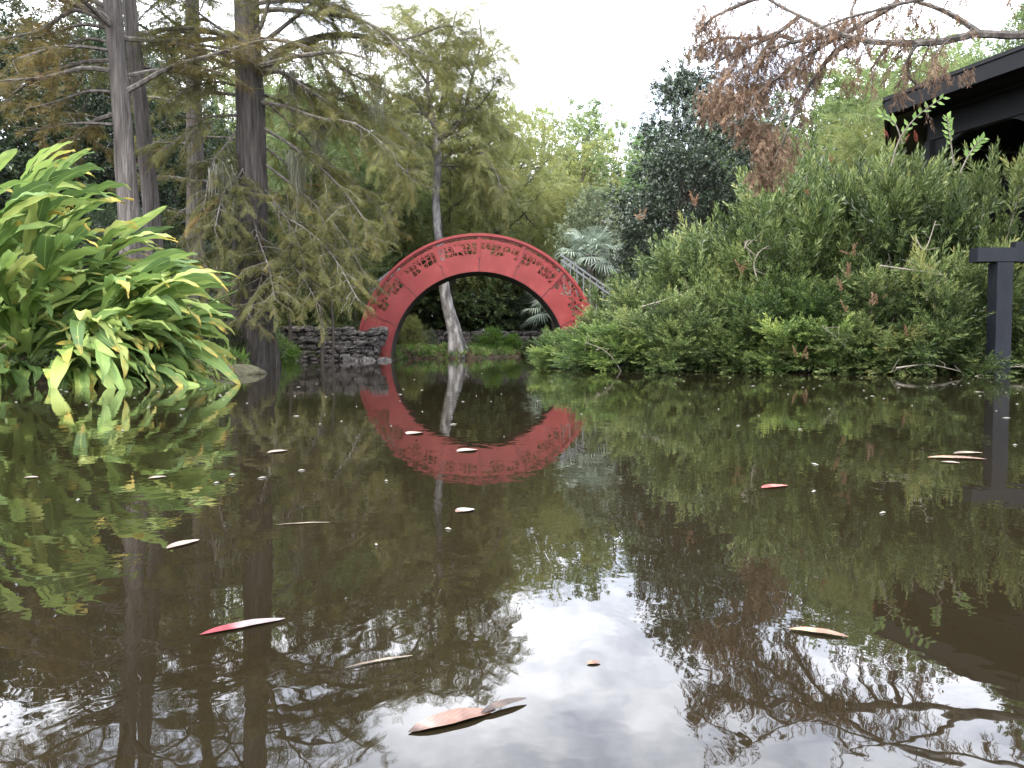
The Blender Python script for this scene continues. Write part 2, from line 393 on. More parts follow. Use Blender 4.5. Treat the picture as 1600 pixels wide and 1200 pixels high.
def panel_mesh(a0, a1, name, pattern=True, back=False):
    gap = 0.0022
    n = 12
    A = np.linspace(a0 + gap, a1 - gap, n)
    outer = [rv(a, 0.0) for a in A] + [rv(a, 1.0) for a in A[::-1]]
    holes = []
    if pattern:
        W = RO * (a1 - a0)
        used = []; nu, nv = 8, 4; v0, v1 = .42, .93
        gu = np.linspace(.045, .955, nu + 1)[:, None] * np.ones(nv + 1)[None]; gv = np.array([v0, .60, .73, .84, v1])[None] * np.ones(nu + 1)[:, None]
        lean = 1 if (a0 + a1) / 2 < math.pi / 2 else -1
        jit = np.zeros_like(gu); jit[1:-1] = 1; gu = gu + jit * brng.uniform(-.035, .035, gu.shape)
        jv = np.zeros_like(gu); jv[:, 1:-1] = 1; gv = gv + jv * brng.uniform(-.035, .035, gu.shape); gv[:, 0] += brng.uniform(0, .07, nu + 1)
        G_ = np.stack([gu * W, gv * (RO - RI)], -1)
        for i in range(nu):
            for j in range(nv):
                if j == 0 and gu[i, 0] > gu[i + 1, 0]: continue
                if not back and brng.random() < (.08 if j else .2): continue
                c4 = np.array([G_[i, j], G_[i + 1, j], G_[i + 1, j + 1], G_[i, j + 1]])
                rr_ = brng.random()
                cells = [c4] if rr_ < .35 or back else ([c4[[0, 1, 2]], c4[[0, 2, 3]]] if (rr_ < .65) == (lean > 0) else [c4[[0, 1, 3]], c4[[1, 2, 3]]])
                for c in cells:
                    m_ = c.mean(0); used.append(m_ + (c - m_) * ((.84 if len(c) == 4 else .76) if not back else .88))
        for pts in used:
            holes.append([rv(a0 + (a1 - a0) * (p[0] / W), p[1] / (RO - RI)) for p in pts])
    vb = .36 if pattern else 1.0
    sol = [rv(a, v) for v in (0.0, vb) for a in A]          # plain lower plate
    if pattern:
        lat = [rv(a, vb) for a in A] + [rv(a, 1.0) for a in A[::-1]]
        loops = [[(p[0], p[2]) for p in l] for l in [lat] + holes]
        vv = [Vector(p) for l in loops for p in l]; ed = []; k = 0
        for l in loops:
            ed += [(k + i, k + (i + 1) % len(l)) for i in range(len(l))]; k += len(l)
        ov, oe, of = delaunay_2d_cdt(vv, ed, [], 1, 1e-5)[:3]
        ov = np.array([(p.x, p.y) for p in ov])
        def inside(q, poly):
            c = False; n_ = len(poly)
            for i in range(n_):
                (x0, y0), (x1, y1) = poly[i], poly[(i + 1) % n_]
                if (y0 > q[1]) != (y1 > q[1]) and q[0] < (x1 - x0) * (q[1] - y0) / (y1 - y0) + x0: c = not c
            return c
        tris = [f for f in of if inside(ov[list(f)].mean(0), loops[0]) and not any(inside(ov[list(f)].mean(0), l) for l in loops[1:])]
        pts = np.array([(p[0], 0, p[1]) for p in ov])
    else: tris, pts, loops = [], np.zeros((0, 3)), []
    th = .03; g = Geo()
    if len(pts):
        n0 = len(pts); T = np.array([tuple(t) for t in tris]); cnt = {}
        for t in tris:
            for i in range(3):
                e = (t[i], t[(i + 1) % 3]); cnt[e] = cnt.get(e, 0) + 1
        bd = [e for e in cnt if (e[1], e[0]) not in cnt]
        g.add(np.vstack([pts, pts + (0, th, 0)]), Q=[(e[0], e[1], e[1] + n0, e[0] + n0) for e in bd], T=np.vstack([T, T[:, ::-1] + n0]))
    ns_ = len(sol); sv = np.array(sol); nA = len(A)
    Qs = [(i, i + 1, nA + i + 1, nA + i) for i in range(nA - 1)]
    Qs = Qs + [tuple(q + ns_ for q in f[::-1]) for f in Qs] + [(i, ns_ + i, ns_ + i + 1, i + 1) for i in range(nA - 1)] + [(0, nA, nA + ns_, ns_), (nA - 1, nA - 1 + ns_, 2 * nA - 1 + ns_, 2 * nA - 1)]
    g.add(np.vstack([sv, sv + (0, th, 0)]), Q=Qs)
    return g.mesh(name, M['red'])
segs = [(math.pi * i / 8, math.pi * (i + 1) / 8) for i in range(8)]
for i, (a0, a1) in enumerate(segs):
    pm = panel_mesh(a0, a1, 'side_panel', pattern=(1 <= i <= 6))
    obj('side_panel', pm, bridge)
    obj('side_panel', panel_mesh(a0, a1, 'side_panel', pattern=(1 <= i <= 6), back=True), bridge, loc=(0, BW - .03, 0))
for y0 in (0, BW):
    g = Geo(); A = np.linspace(0.02, math.pi - .02, 60)
    sec = [(-.035, -.05 if y0 == 0 else -.035), (.03, -.05 if y0 == 0 else -.035), (.03, .05), (-.035, .05)]
    Vv = [arc(RO + a_, ZO, t) + (0, y0 + b_, 0) for t in A for a_, b_ in sec]
    Qq = [(i * 4 + j, i * 4 + (j + 1) % 4, (i + 1) * 4 + (j + 1) % 4, (i + 1) * 4 + j) for i in range(59) for j in range(4)]
    g.add(Vv, Qq); g.build('rim', M['red'], bridge)
for a in [math.pi * i / 8 for i in range(1, 8)]:
    g = Geo(); p0, p1 = rv(a, 0.36), rv(a, 1.0)
    g.obox(p0 + (0, -.012, 0), p1 + (0, -.012, 0), .045, .02, up=(0, 1, 0)); g.build('flange', M['red'], bridge)
    g = Geo(); s0, s1 = rv(a, 0.01), rv(a, 0.35)
    g.obox(s0 + (0, -.004, 0), s1 + (0, -.004, 0), .012, .008, up=(0, 1, 0)); g.build('seam', M['soffit'], bridge)
for a in [math.pi * i / 8 + math.pi / 16 + d_ for i in range(1, 7) for d_ in (-.09, .09)]:
    sgn = 1 if a < math.pi / 2 else -1
    g = Geo(); g.obox(rv(a, .40) + (0, .015, 0), rv(a - sgn * .16, .9) + (0, .015, 0), .03, .026, up=(0, 1, 0)); g.build('bamboo_bar', M['red'], bridge)
g = Geo(); A = np.linspace(0.0, math.pi, 50)
Vv = [arc(RI - .012 if k in (0, 3) else RI + .05, ZI, t) + (0, (.034, .034, BW - .034, BW - .034)[k], 0) for t in A for k in (0, 1, 2, 3)]
Qq = [(i * 4 + j, i * 4 + (j + 1) % 4, (i + 1) * 4 + (j + 1) % 4, (i + 1) * 4 + j) for i in range(49) for j in range(4)]
g.add(Vv, Qq); g.build('soffit', M['soffit'], bridge)
for k in range(26):
    a = math.pi * (k + .5) / 26
    g = Geo(); p = arc(RI + .17, .05, a); q = arc(RI + .17, .05, a + .09)
    g.obox(p + (0, BW / 2, 0), q + (0, BW / 2, 0), BW - .08, .05, up=(0, 1, 0) if False else (math.cos(a), 0, math.sin(a))); g.build('step', M['soffit'], bridge)

# grey railings of the approaches
M['grey_metal'] = rough_mat('grey_painted_metal', [(.3, (.10, .105, .11)), (.7, (.16, .165, .17))], 6, rough=.5, bump=.05)
def railing(name, label, a, b, hgt, n, D):
    t = empty(name, (a[0], D, a[2])); tag(t, label, 'railing')
    g = Geo(); d = np.array(b) - np.array(a)
    for k, off in enumerate((0, -.13)):
        g = Geo(); g.obox((0, 0, off), d + (0, 0, off), .045, .045, up=(0, 1, 0)); g.build('rail', M['grey_metal'], t)
    for i in range(n):
        g = Geo(); p = d * (i + .5) / n; g.obox(p + (0, 0, -hgt), p + (0, 0, -.02), .028, .028, up=(0, 1, 0)); g.build('baluster', M['grey_metal'], t)
railing('metal_railing', 'grey metal stair railing sloping down to the right beside the red bridge', P(876, 398, 20.7), P(978, 470, 20.7), .85, 10, 20.7)
railing('metal_railing', 'grey metal stair railing behind the left shoulder of the red bridge', P(625, 412, 21.3), P(575, 452, 21.3), .6, 6, 21.3)

# ------------------------------------------------------------------ stone walls
M['stone'] = None
def stone_mat():
    m, nt, b = mat_new('lichened_dark_stone'); L = nt.links.new
    tc = nt.nodes.new('ShaderNodeTexCoord'); oi = nt.nodes.new('ShaderNodeObjectInfo')
    vm = nt.nodes.new('ShaderNodeVectorMath'); vm.operation = 'ADD'; L(tc.outputs['Object'], vm.inputs[0])
    cb = nt.nodes.new('ShaderNodeCombineXYZ'); L(oi.outputs['Random'], cb.inputs[0])
    sc_ = nt.nodes.new('ShaderNodeVectorMath'); sc_.operation = 'SCALE'; sc_.inputs['Scale'].default_value = 40; L(cb.outputs[0], sc_.inputs[0]); L(sc_.outputs[0], vm.inputs[1])
    nz = nt.nodes.new('ShaderNodeTexNoise'); nz.inputs['Scale'].default_value = 7; nz.inputs['Detail'].default_value = 7; L(vm.outputs[0], nz.inputs['Vector'])
    r = ramp(nt, [(.35, (.028, .024, .021)), (.52, (.085, .073, .064)), (.62, (.15, .13, .115)), (.72, (.42, .40, .37))]); L(nz.outputs['Fac'], r.inputs['Fac'])
    hs = nt.nodes.new('ShaderNodeHueSaturation'); L(r.outputs[0], hs.inputs['Color'])
    mr = nt.nodes.new('ShaderNodeMapRange'); mr.inputs['To Min'].default_value = .55; mr.inputs['To Max'].default_value = 1.45
    L(oi.outputs['Random'], mr.inputs['Value']); L(mr.outputs[0], hs.inputs['Value']); L(hs.outputs[0], b.inputs['Base Color'])
    bp = nt.nodes.new('ShaderNodeBump'); bp.inputs['Distance'].default_value = .04; L(nz.outputs['Fac'], bp.inputs['Height']); L(bp.outputs[0], b.inputs['Normal'])
    b.inputs['Roughness'].default_value = .9
    return m
M['stone'] = stone_mat()
def stone_mesh(seed):
    r = np.random.default_rng(seed)
    # rounded irregular block from a 3x3x3 lattice surface
    idx, V = {}, []
    for i in range(4):
        for j in range(3):
            for k in range(3):
                if i in (0, 3) or j in (0, 2) or k in (0, 2):
                    p = np.array([i / 3 - .5, j / 2 - .5, k / 2 - .5])
                    nrm = np.abs(p * 2); f = 1 - .16 * max(0, nrm.sum() - 1.6)
                    idx[(i, j, k)] = len(V); V.append(p * f + r.normal(0, .045, 3))
    Q = []
    def q(a, b_, c, d): Q.append((idx[a], idx[b_], idx[c], idx[d]))
    for i in range(3):
        for j in range(2):
            for k in (0, 2):
                f = [(i, j, k), (i + 1, j, k), (i + 1, j + 1, k), (i, j + 1, k)]; q(*(f if k else f[::-1]))
        for k in range(2):
            for j in (0, 2):
                f = [(i, j, k), (i + 1, j, k), (i + 1, j, k + 1), (i, j, k + 1)]; q(*(f if not j else f[::-1]))
    for j in range(2):
        for k in range(2):
            for i in (0, 3):
                f = [(i, j, k), (i, j + 1, k), (i, j + 1, k + 1), (i, j, k + 1)]; q(*(f if i else f[::-1]))
    return mesh_from('stone', np.array(V), np.array(Q), M['stone'], smooth=False)
STONES = [stone_mesh(100 + i) for i in range(8)]
def stone_wall(label, a, b, z0, z1, rows, slen, depth, seed, slope_end=0.0, jag=.5):
    rg = np.random.default_rng(seed)
    a, b = np.array(a, float), np.array(b, float); L_ = np.linalg.norm(b - a); d = (b - a) / L_
    t = empty('stone_wall', (a[0], a[1], z0), math.atan2(d[1], d[0])); tag(t, label, 'wall')
    g = Geo(); g.box(.05, L_ - .25, .12, depth, -.1, (z1 - z0) * .9); g.build('core', M['soffit'], t)
    h = (z1 - z0) / rows
    for k in range(rows):
        x = rg.uniform(-.2, 0)
        end = L_ - slope_end * (1 - k / rows)
        while x < end:
            w = slen * rg.uniform(.55, 1.5); hh = h * rg.uniform(.85, 1.25)
            if x + w > end + .12: w = max(.12, end + .05 - x)
            if not (k == rows - 1 and rg.random() < .15 * jag):
                o = obj('stone', STONES[rg.integers(8)], t, loc=(x + w / 2, rg.uniform(0, .09), (k + .5) * h + rg.uniform(-.02, .02)),
                        rot=(rg.uniform(-.15, .15), rg.uniform(-.12, .12), rg.uniform(-.2, .2)), scale=(w * 1.02, .32 * rg.uniform(.9, 1.3), hh * 1.08))
            x += w * .98
stone_wall('dark dry-stacked stone wall with pale lichen to the left of the red bridge', (X(440, 19.6), 19.6), (X(604, 19.5), 19.5), -.05, Z(511, 19.5), 8, .30, .7, 3, .32)
stone_wall('low dark stone wall across the far bank seen through the bridge arch', (X(640, 27.6), 27.6), (X(884, 27.2), 27.2), .1, Z(518, 27.4), 5, .42, .6, 4, 0)
def boulder_mesh(seed):
    from mathutils import noise as mn
    Vb, Qb = [], []; nu_, nv_ = 22, 12
    for j in range(nv_ + 1):
        for i in range(nu_):
            th_, ph_ = 2 * math.pi * i / nu_, math.pi * j / nv_; d_ = Vector((math.sin(ph_) * math.cos(th_), math.sin(ph_) * math.sin(th_), math.cos(ph_)))
            Vb.append(tuple(d_ * (1 + .38 * mn.noise(d_ * 1.7 + Vector((seed, 0, 0))) + .14 * mn.noise(d_ * 5))))
    for j in range(nv_):
        for i in range(nu_): Qb.append((j * nu_ + i, (j + 1) * nu_ + i, (j + 1) * nu_ + (i + 1) % nu_, j * nu_ + (i + 1) % nu_))
    return mesh_from('boulder', np.array(Vb), np.array(Qb), M['stone'], smooth=True)
rk = tag(obj('boulder', boulder_mesh(3), loc=(X(368, 10.0), 10.0, -0.02), rot=(0, .03, .2), scale=(.40, .30, .13)), 'low mossy boulder at the waterline beside the ginger plants', 'rock')
M['mossy'] = rough_mat('mossy_rock', [(.3, (.014, .013, .009)), (.5, (.045, .042, .022)), (.7, (.085, .08, .035))], 9, bump=1)
rk.material_slots[0].link = 'OBJECT'; rk.material_slots[0].material = M['mossy']
for k, (px, py, w) in enumerate([(548, 563, .4), (572, 564, .3), (600, 565, .25)]):
    tag(obj('rock', STONES[k], loc=(X(px, 19.1), 19.1, 0.0), rot=(0, 0, k), scale=(w, .35, .16)), ['widest of the small rocks standing in the water before the stone wall', 'middle one of the small rocks at the foot of the stone wall', 'smallest rock in the water where the stone wall meets the red bridge leg'][k], 'rock', 'rocks at the foot of the stone wall')

# ------------------------------------------------------------------ trees
def smooth_path(pts, n):
    pts = np.asarray(pts, float); t = np.linspace(0, len(pts) - 1, n)
    # catmull-rom
    out = []
    for x in t:
        i = min(int(x), len(pts) - 2); f = x - i
        p0, p1, p2, p3 = pts[max(i - 1, 0)], pts[i], pts[i + 1], pts[min(i + 2, len(pts) - 1)]
        out.append(.5 * ((2 * p1) + (-p0 + p2) * f + (2 * p0 - 5 * p1 + 4 * p2 - p3) * f * f + (-p0 + 3 * p1 - 3 * p2 + p3) * f ** 3))
    return np.array(out)
def limb_path(start, az, elev, L_, droop, rg, n=9, wig=.05):
    """a limb that leaves at azimuth az and elevation elev and bends down by droop (radians) along its length"""
    p = np.array(start, float); pts = [p.copy()]; e = elev; a = az
    for i in range(n - 1):
        e -= droop / n * (0.4 + 1.2 * i / n); a += rg.normal(0, wig * 1.6); e2 = e + rg.normal(0, wig)
        p = p + L_ / (n - 1) * np.array([math.cos(a) * math.cos(e2), math.sin(a) * math.cos(e2), math.sin(e2)])
        pts.append(p.copy())
    return np.array(pts)
def along(pts, t):
    x = t * (len(pts) - 1); i = min(int(x), len(pts) - 2); f = x - i
    return pts[i] * (1 - f) + pts[i + 1] * f, (pts[i + 1] - pts[i]) / (np.linalg.norm(pts[i + 1] - pts[i]) + 1e-9)

class Airy:
    """limbs, branchlets and sprays of one open-crowned tree"""
    def __init__(s, seed): s.rg = np.random.default_rng(seed); s.g = Geo(); s.pos = []; s.ax = []; s.nr = []; s.sc = []; s.ti = []
    def spray(s, p, ax, nr, size, ti): s.pos.append(p); s.ax.append(ax); s.nr.append(nr); s.sc.append(size); s.ti.append(ti)
    def limb(s, pts, r0, r1=.006, sub=9, sublen=.9, size=.16, sp=16, t0=.25, hang=.25, dens=1.0, tint=.5, flat=.35, subr=.009):
        rg = s.rg; n = len(pts)
        f = np.linspace(0, 1, n)
        s.g.tube(pts, r0 * (1 - f) ** .8 + r1, 6 if r0 > .03 else 5)
        Ltot = np.linalg.norm(np.diff(pts, axis=0), axis=1).sum()
        ns = int(Ltot * sub)
        for k in range(ns):
            t = t0 + (1 - t0) * (k + rg.random()) / ns
            p, d = along(pts, min(t, .999))
            side = 1 if k % 2 else -1
            h = np.cross(d, (0, 0, 1)); h /= np.linalg.norm(h) + 1e-9
            ang = rg.uniform(.5, 1.1)
            v = d * math.cos(ang) + h * side * math.sin(ang) + np.array([0, 0, rg.normal(0, flat)])
            az, el = math.atan2(v[1], v[0]), math.atan2(v[2], math.hypot(v[0], v[1]))
            L_ = sublen * rg.uniform(.5, 1.2) * (1.1 - .65 * t)
            sp_ = limb_path(p, az, el, L_, hang * rg.uniform(.3, 2), rg, 6, .16)
            s.g.tube(sp_, np.linspace(subr * (1.2 - .5 * t), .0025, 6), 4, cap=False)
            nl = int(L_ * sp * 3.0 * dens * rg.uniform(.5, 1.4)); ti = tint + rg.normal(0, .13)
            for q in range(nl):
                u = .12 + .88 * (q + rg.random()) / max(nl, 1)
                pp, dd = along(sp_, min(u, .999))
                hh = np.cross(dd, (0, 0, 1)); hh /= np.linalg.norm(hh) + 1e-9
                sg = 1 if q % 2 else -1
                a2 = dd * rg.uniform(.3, 1) + hh * sg * rg.uniform(.4, 1) + np.array([0, 0, rg.normal(-hang, .35)])
                s.spray(pp, a2, (rg.normal(0, .4), rg.normal(0, .4), 1), size * rg.uniform(.6, 1.3), ti + rg.normal(0, .09))
    def finish(s, parent, bark, leafmat, kind='feather', crown='crown', branches='branches'):
        if s.g.n: s.g.build(branches, bark, parent)
        if s.pos:
            V, Q, T = scatter(SPRAY[kind], np.array(s.pos), np.array(s.ax), np.array(s.nr), np.array(s.sc), np.array(s.ti), s.rg)
            o = obj(crown, mesh_from(crown, V, Q, leafmat, T), parent)
            return o

def trunk(parent, pts, radii, bark, n=40, sides=20, lobes=0, lobe_h=1.5, seed=0, name='trunk'):
    pp = smooth_path(pts, n); rr = np.interp(np.linspace(0, 1, n), np.linspace(0, 1, len(radii)), radii)
    rg = np.random.default_rng(seed); ph = rg.uniform(0, 6, 3)
    def fl(t, a, p):
        z = p[:, 2][:, None]
        k = np.exp(-np.maximum(z - .2, 0) / lobe_h) if lobes else 0
        return 1 + (.34 * np.sin(a * lobes + ph[0] + .4 * np.sin(z * 2)) * k if lobes else 0) + .05 * np.sin(a * 3 + z * 2.2 + ph[1]) + .035 * np.sin(a * 7 + z * 5 + ph[2])
    g = Geo(); g.tube(pp, rr, sides, flute=fl); return g.build(name, bark, parent, smooth=True), pp, rr

def local(pts, o): return [np.array(p) - np.array(o) for p in pts]
# -- twin cypress on the left (two separate trunks side by side)
def cypress(label, pix, D, radii, lobes, seed, limbs, leafmat, bark=M['cypress_bark'], top=11.0, group=None, extra=None, opts={}):
    pts = [P(x, y, D) for x, y in pix]
    base = np.array([pts[0][0], D, float(gz(pts[0][0], D)) - .1])
    pts[0][2] = base[2]
    d = (pts[-1] - pts[-2]); d /= np.linalg.norm(d)
    while pts[-1][2] < top: pts.append(pts[-1] + d * 2.0 + np.array([random.Random(seed).uniform(-.1, .1), 0, 0]))
    t = empty('cypress_tree', tuple(base)); tag(t, label, 'tree', group)
    loc_ = local(pts, base)
    ro = list(radii) + [max(radii[-1] * (1 - .1 * (k + 1)), .06) for k in range(len(loc_) - len(radii))]
    _, pp, rr = trunk(t, loc_, ro, bark, n=60, lobes=lobes, seed=seed)
    A = Airy(seed); rg = A.rg
    nl, zlo, azs, lo, hi = limbs
    for k in range(nl):
        z = zlo + (top - .6 - zlo) * ((k + rg.random()) / nl)
        i = int(np.argmin(abs(pp[:, 2] - z)))
        az = rg.choice(azs) + rg.normal(0, .3)
        A.limb(limb_path(pp[i], az, rg.uniform(.05, .5), rg.uniform(lo, hi) * (1 - .35 * z / top), rg.uniform(.5, 1.2), rg), rg.uniform(.022, .05), **opts)
    if extra: extra(A, base, pp)
    A.finish(t, M['limb_bark'], leafmat)
    return t
def pixlimb(A, base, pix, D0, D1, r, **k):
    n = len(pix); pts = [P(x, y, D0 + (D1 - D0) * i / (n - 1)) - base for i, (x, y) in enumerate(pix)]
    A.limb(smooth_path(pts, 12), r, **k)

def ex_a(A, b, pp):
    for pix, d1, r in [([(178, 42), (150, 18), (95, 0), (40, -25)], 11.6, .06), ([(176, 45), (120, 15), (60, 48), (-10, 62)], 12, .035), ([(178, 38), (160, 15), (140, -10), (120, -60)], 12.8, .05),
                       ([(176, 45), (130, 38), (85, 50), (40, 62)], 13, .03), ([(178, 80), (120, 72), (70, 78), (20, 95)], 11.5, .028), ([(182, 112), (130, 106), (70, 121), (0, 127), (-60, 140)], 11.4, .035),
                       ([(184, 145), (140, 142), (90, 158), (40, 170)], 11.8, .022), ([(186, 195), (130, 192), (90, 196), (40, 205)], 12.0, .022), ([(184, 70), (140, 60), (100, 75), (40, 110)], 12.9, .03)]:
        pixlimb(A, b, pix, 12.5, d1, r, sub=9, sublen=.75, size=.14, sp=19, t0=.3, tint=.55)
cypress('left of two cypress trunks standing close together behind the ginger plants', [(212, 560), (208, 400), (200, 300), (192, 200), (184, 100), (176, 0)], 12.5, [.26, .175, .15, .14, .135, .13], 5, 21,
        (26, 3.6, [math.pi * .75, math.pi, math.pi * 1.25, 0, 4.6], 1.8, 3.4), F['cyp_rust'], extra=ex_a)
cypress('thinner right trunk of the close cypress pair behind the ginger plants', [(252, 560), (241, 400), (234, 300), (224, 200), (212, 100), (202, 0)], 13.3, [.22, .14, .125, .118, .112, .105], 4, 22,
        (18, 4.6, [0, .6, 1.6, 2.2], 1.5, 3.0), F['cyp_green'])
# -- slimmer one behind
def ex_c(A, b, pp):
    for pix, d1, r in [([(303, 45), (275, 38), (250, 18), (228, 5)], 15, .03), ([(305, 30), (330, 35), (370, 60)], 15.5, .02), ([(303, 150), (280, 140), (240, 120), (215, 95)], 15, .03)]:
        pixlimb(A, b, pix, 16, d1, r, sub=8, sublen=.7, size=.15, sp=12, t0=.2)
cypress('slim straight cypress between the twin trunks and the buttressed cypress', [(308, 560), (306, 420), (305, 300), (304, 200), (302, 100), (300, 0)], 16, [.24, .17, .16, .15, .14, .13], 4, 23,
        (20, 2.6, [0, 1, 2.2, 3.1, 4, 5.2], 1.4, 2.8), F['cyp_green'], extra=ex_c)
# -- big buttressed one with the arching limb
def ex_d(A, b, pp):
    o = dict(sub=11, sublen=1.15, size=.16, sp=16, t0=.2, hang=.45, tint=.5)
    for pix, d1, r in [([(395, 118), (420, 92), (455, 72), (520, 55), (580, 60), (640, 88), (690, 100)], 14.5, .10), ([(378, 130), (385, 90), (412, 30), (430, -30), (470, -80)], 13.2, .06),
                       ([(400, 18), (440, 15), (500, 22), (560, 30), (620, 60), (680, 95)], 13.2, .04), ([(400, -5), (470, 0), (530, 15), (590, 45), (640, 90)], 12.8, .035),
                       ([(405, 115), (440, 112), (480, 140), (540, 178), (600, 235), (650, 285)], 13.5, .045), ([(402, 160), (440, 165), (500, 185), (560, 195), (620, 245)], 12.8, .035),
                       ([(470, 70), (500, 95), (525, 140), (560, 160), (600, 200)], 13.6, .025), ([(410, 200), (460, 230), (520, 280), (560, 330), (590, 380)], 13.0, .025),
                       ([(405, 250), (470, 300), (530, 360), (570, 430)], 13.2, .02), ([(385, 60), (350, 48), (310, 20), (290, 0)], 12.6, .03), ([(375, 110), (340, 95), (300, 72), (262, 62)], 12.8, .03),
                       ([(380, 190), (350, 230), (330, 260), (318, 330)], 12.6, .012), ([(385, 140), (345, 128), (300, 135), (260, 160)], 12.7, .02), ([(400, 300), (350, 330), (320, 350), (300, 400)], 12.6, .012), ([(395, 330), (370, 370), (340, 400), (330, 440)], 12.5, .01), ([(390, 300), (400, 360), (420, 420), (430, 470)], 12.4, .01), ([(392, 240), (370, 280), (350, 300), (335, 360)], 12.4, .012), ([(395, 380), (410, 420), (400, 460), (385, 500)], 12.6, .008),
                       ([(385, 180), (330, 182), (300, 200), (250, 240)], 12.7, .02), ([(600, 62), (640, 60), (700, 40), (740, 60)], 14.0, .025), ([(420, 60), (470, 20), (520, -20), (560, -60)], 14.2, .04),
                       ([(405, 150), (460, 200), (520, 260), (570, 300), (610, 360)], 14.6, .02), ([(400, 220), (450, 260), (500, 330), (530, 400)], 14.2, .015), ([(402, 90), (450, 120), (520, 150), (600, 180), (650, 230)], 15.2, .03), ([(400, 60), (470, 70), (540, 110), (600, 140)], 12.8, .03),
                       ([(400, 280), (440, 330), (470, 390), (480, 450)], 13.1, .012), ([(430, 330), (480, 360), (520, 400), (560, 470)], 12.6, .012), ([(410, 380), (440, 400), (470, 430), (500, 480)], 12.8, .01)]:
        pixlimb(A, b, pix, 13.6, d1, r, **o)
cypress('broad buttressed cypress with a long limb arching towards the red bridge', [(392, 548), (390, 470), (392, 380), (394, 300), (391, 200), (389, 100), (386, 0)], 13.6, [.42, .31, .275, .255, .235, .22, .20], 6, 24,
        (24, 4.6, [0, 0.6, -.5, 1.6, 3.1], 2.0, 3.8), F['cyp_green'], bark=M['cypress_bark_red'], top=11.5, extra=ex_d, opts=dict(hang=.35, dens=.55))
# -- pale leaning tree behind the bridge
CD = 23.3
t = empty('leaning_tree', (X(716, CD), CD, 0.0)); tag(t, 'slender pale-barked leaning tree seen through the bridge arch', 'tree')
bs = np.array([X(716, CD), CD, 0.0])
pix = [(716, 562), (710, 520), (700, 480), (692, 430), (686, 380), (681, 320), (684, 265), (682, 215)]
_, pp, rr = trunk(t, local([P(x, y, CD) for x, y in pix], bs), [.32, .21, .17, .145, .13, .115, .11, .105], M['pale_bark'], lobes=5, lobe_h=.3, seed=4)
A = Airy(31)
for px_, r in [([(682, 217), (676, 180), (668, 130), (672, 70), (660, 10)], .09), ([(682, 217), (705, 205), (725, 175), (738, 120), (752, 60), (745, 10)], .08), ([(684, 222), (720, 190), (760, 185), (800, 210)], .045), ([(680, 200), (650, 160), (620, 150), (590, 170)], .05),
              ([(725, 175), (750, 165), (775, 130), (790, 120)], .03), ([(668, 130), (640, 90), (625, 50)], .04), ([(672, 90), (700, 60), (715, 10)], .04), ([(740, 110), (765, 90), (778, 60)], .03), ([(676, 180), (640, 175), (610, 200), (590, 250)], .03), ([(705, 205), (740, 225), (770, 260), (785, 300)], .03), ([(668, 130), (700, 110), (730, 70)], .03), ([(725, 175), (700, 130), (690, 80)], .03), ([(684, 240), (660, 225), (640, 250), (630, 300)], .025), ([(684, 262), (705, 240), (735, 250), (750, 300)], .025), ([(672, 70), (640, 40), (620, 0)], .03), ([(684, 260), (720, 262), (760, 290), (790, 330)], .03), ([(683, 250), (650, 265), (620, 310), (600, 350)], .03), ([(738, 120), (720, 80), (700, 30)], .03)]:
    n = len(px_); dd = A.rg.uniform(-1.8, 1.8)
    pts = [P(x, y, CD + dd * i / (n - 1)) - bs for i, (x, y) in enumerate(px_)]
    A.limb(smooth_path(pts, 12), r, sub=15, sublen=1.5, size=.27, sp=9.5, t0=.12, hang=.6, tint=.5, flat=.6, subr=.011)
A.finish(t, M['limb_bark'], F['willow'])

# -- brown cypress on the right, trunk outside the frame
BT = np.array([8.6, 6.6, 0.1])
t = empty('brown_cypress', tuple(BT)); tag(t, 'cypress with rusty brown foliage reaching over the dark gazebo roof', 'tree')
trunk(t, local([(8.6, 6.6, -.1), (8.4, 6.6, 1.5), (8.2, 6.7, 3.2), (8.0, 6.7, 5), (7.9, 6.7, 8), (7.8, 6.7, 10)], BT), [.45, .32, .27, .24, .16, .06], M['cypress_bark'], lobes=6, seed=9)
A = Airy(41); o = dict(sub=9, sublen=.6, size=.14, sp=5.5, t0=.1, hang=1.1, tint=.45, flat=.5, subr=.006)
def bl(pix, D0, D1, r, first=None, **k):
    n = len(pix); pts = [P(x, y, D0 + (D1 - D0) * i / (n - 1)) for i, (x, y) in enumerate(pix)]
    if first is not None: pts = [np.array(first)] + pts
    q = dict(o); q.update(k); A.limb(smooth_path([p - BT for p in pts], 14), r, **q)
bl([(1700, 35), (1610, 55), (1530, 52), (1465, 66), (1390, 68), (1330, 58), (1290, 45), (1245, 22), (1190, -6), (1150, -40)], 7.4, 8.6, .042, first=(8.1, 6.7, 3.6), t0=.35)
bl([(1530, 52), (1490, 25), (1450, 8), (1400, -5), (1340, -20)], 7.7, 7.9, .026)
bl([(1405, 2), (1350, 35), (1310, 55), (1240, 65), (1190, 90), (1150, 120)], 8.1, 8.8, .03)
bl([(1340, 62), (1300, 85), (1260, 140), (1240, 180), (1220, 230)], 8.3, 8.8, .028, dens=.8)
bl([(1310, 55), (1280, 75), (1230, 110), (1180, 150), (1150, 200)], 8.3, 8.9, .024, dens=.8)
bl([(1390, 70), (1370, 95), (1360, 110)], 8.2, 8.3, .016)
bl([(1440, 60), (1420, 90), (1422, 120), (1435, 135)], 8.0, 8.1, .016)
bl([(1250, 25), (1200, 60), (1150, 80), (1100, 110)], 8.6, 9, .022, dens=.8)
bl([(1345, 55), (1330, 20), (1350, -20)], 8.2, 8.3, .02)
bl([(1240, 62), (1215, 55), (1180, 60), (1120, 60), (1090, 80)], 8.7, 9.1, .02, dens=.8)
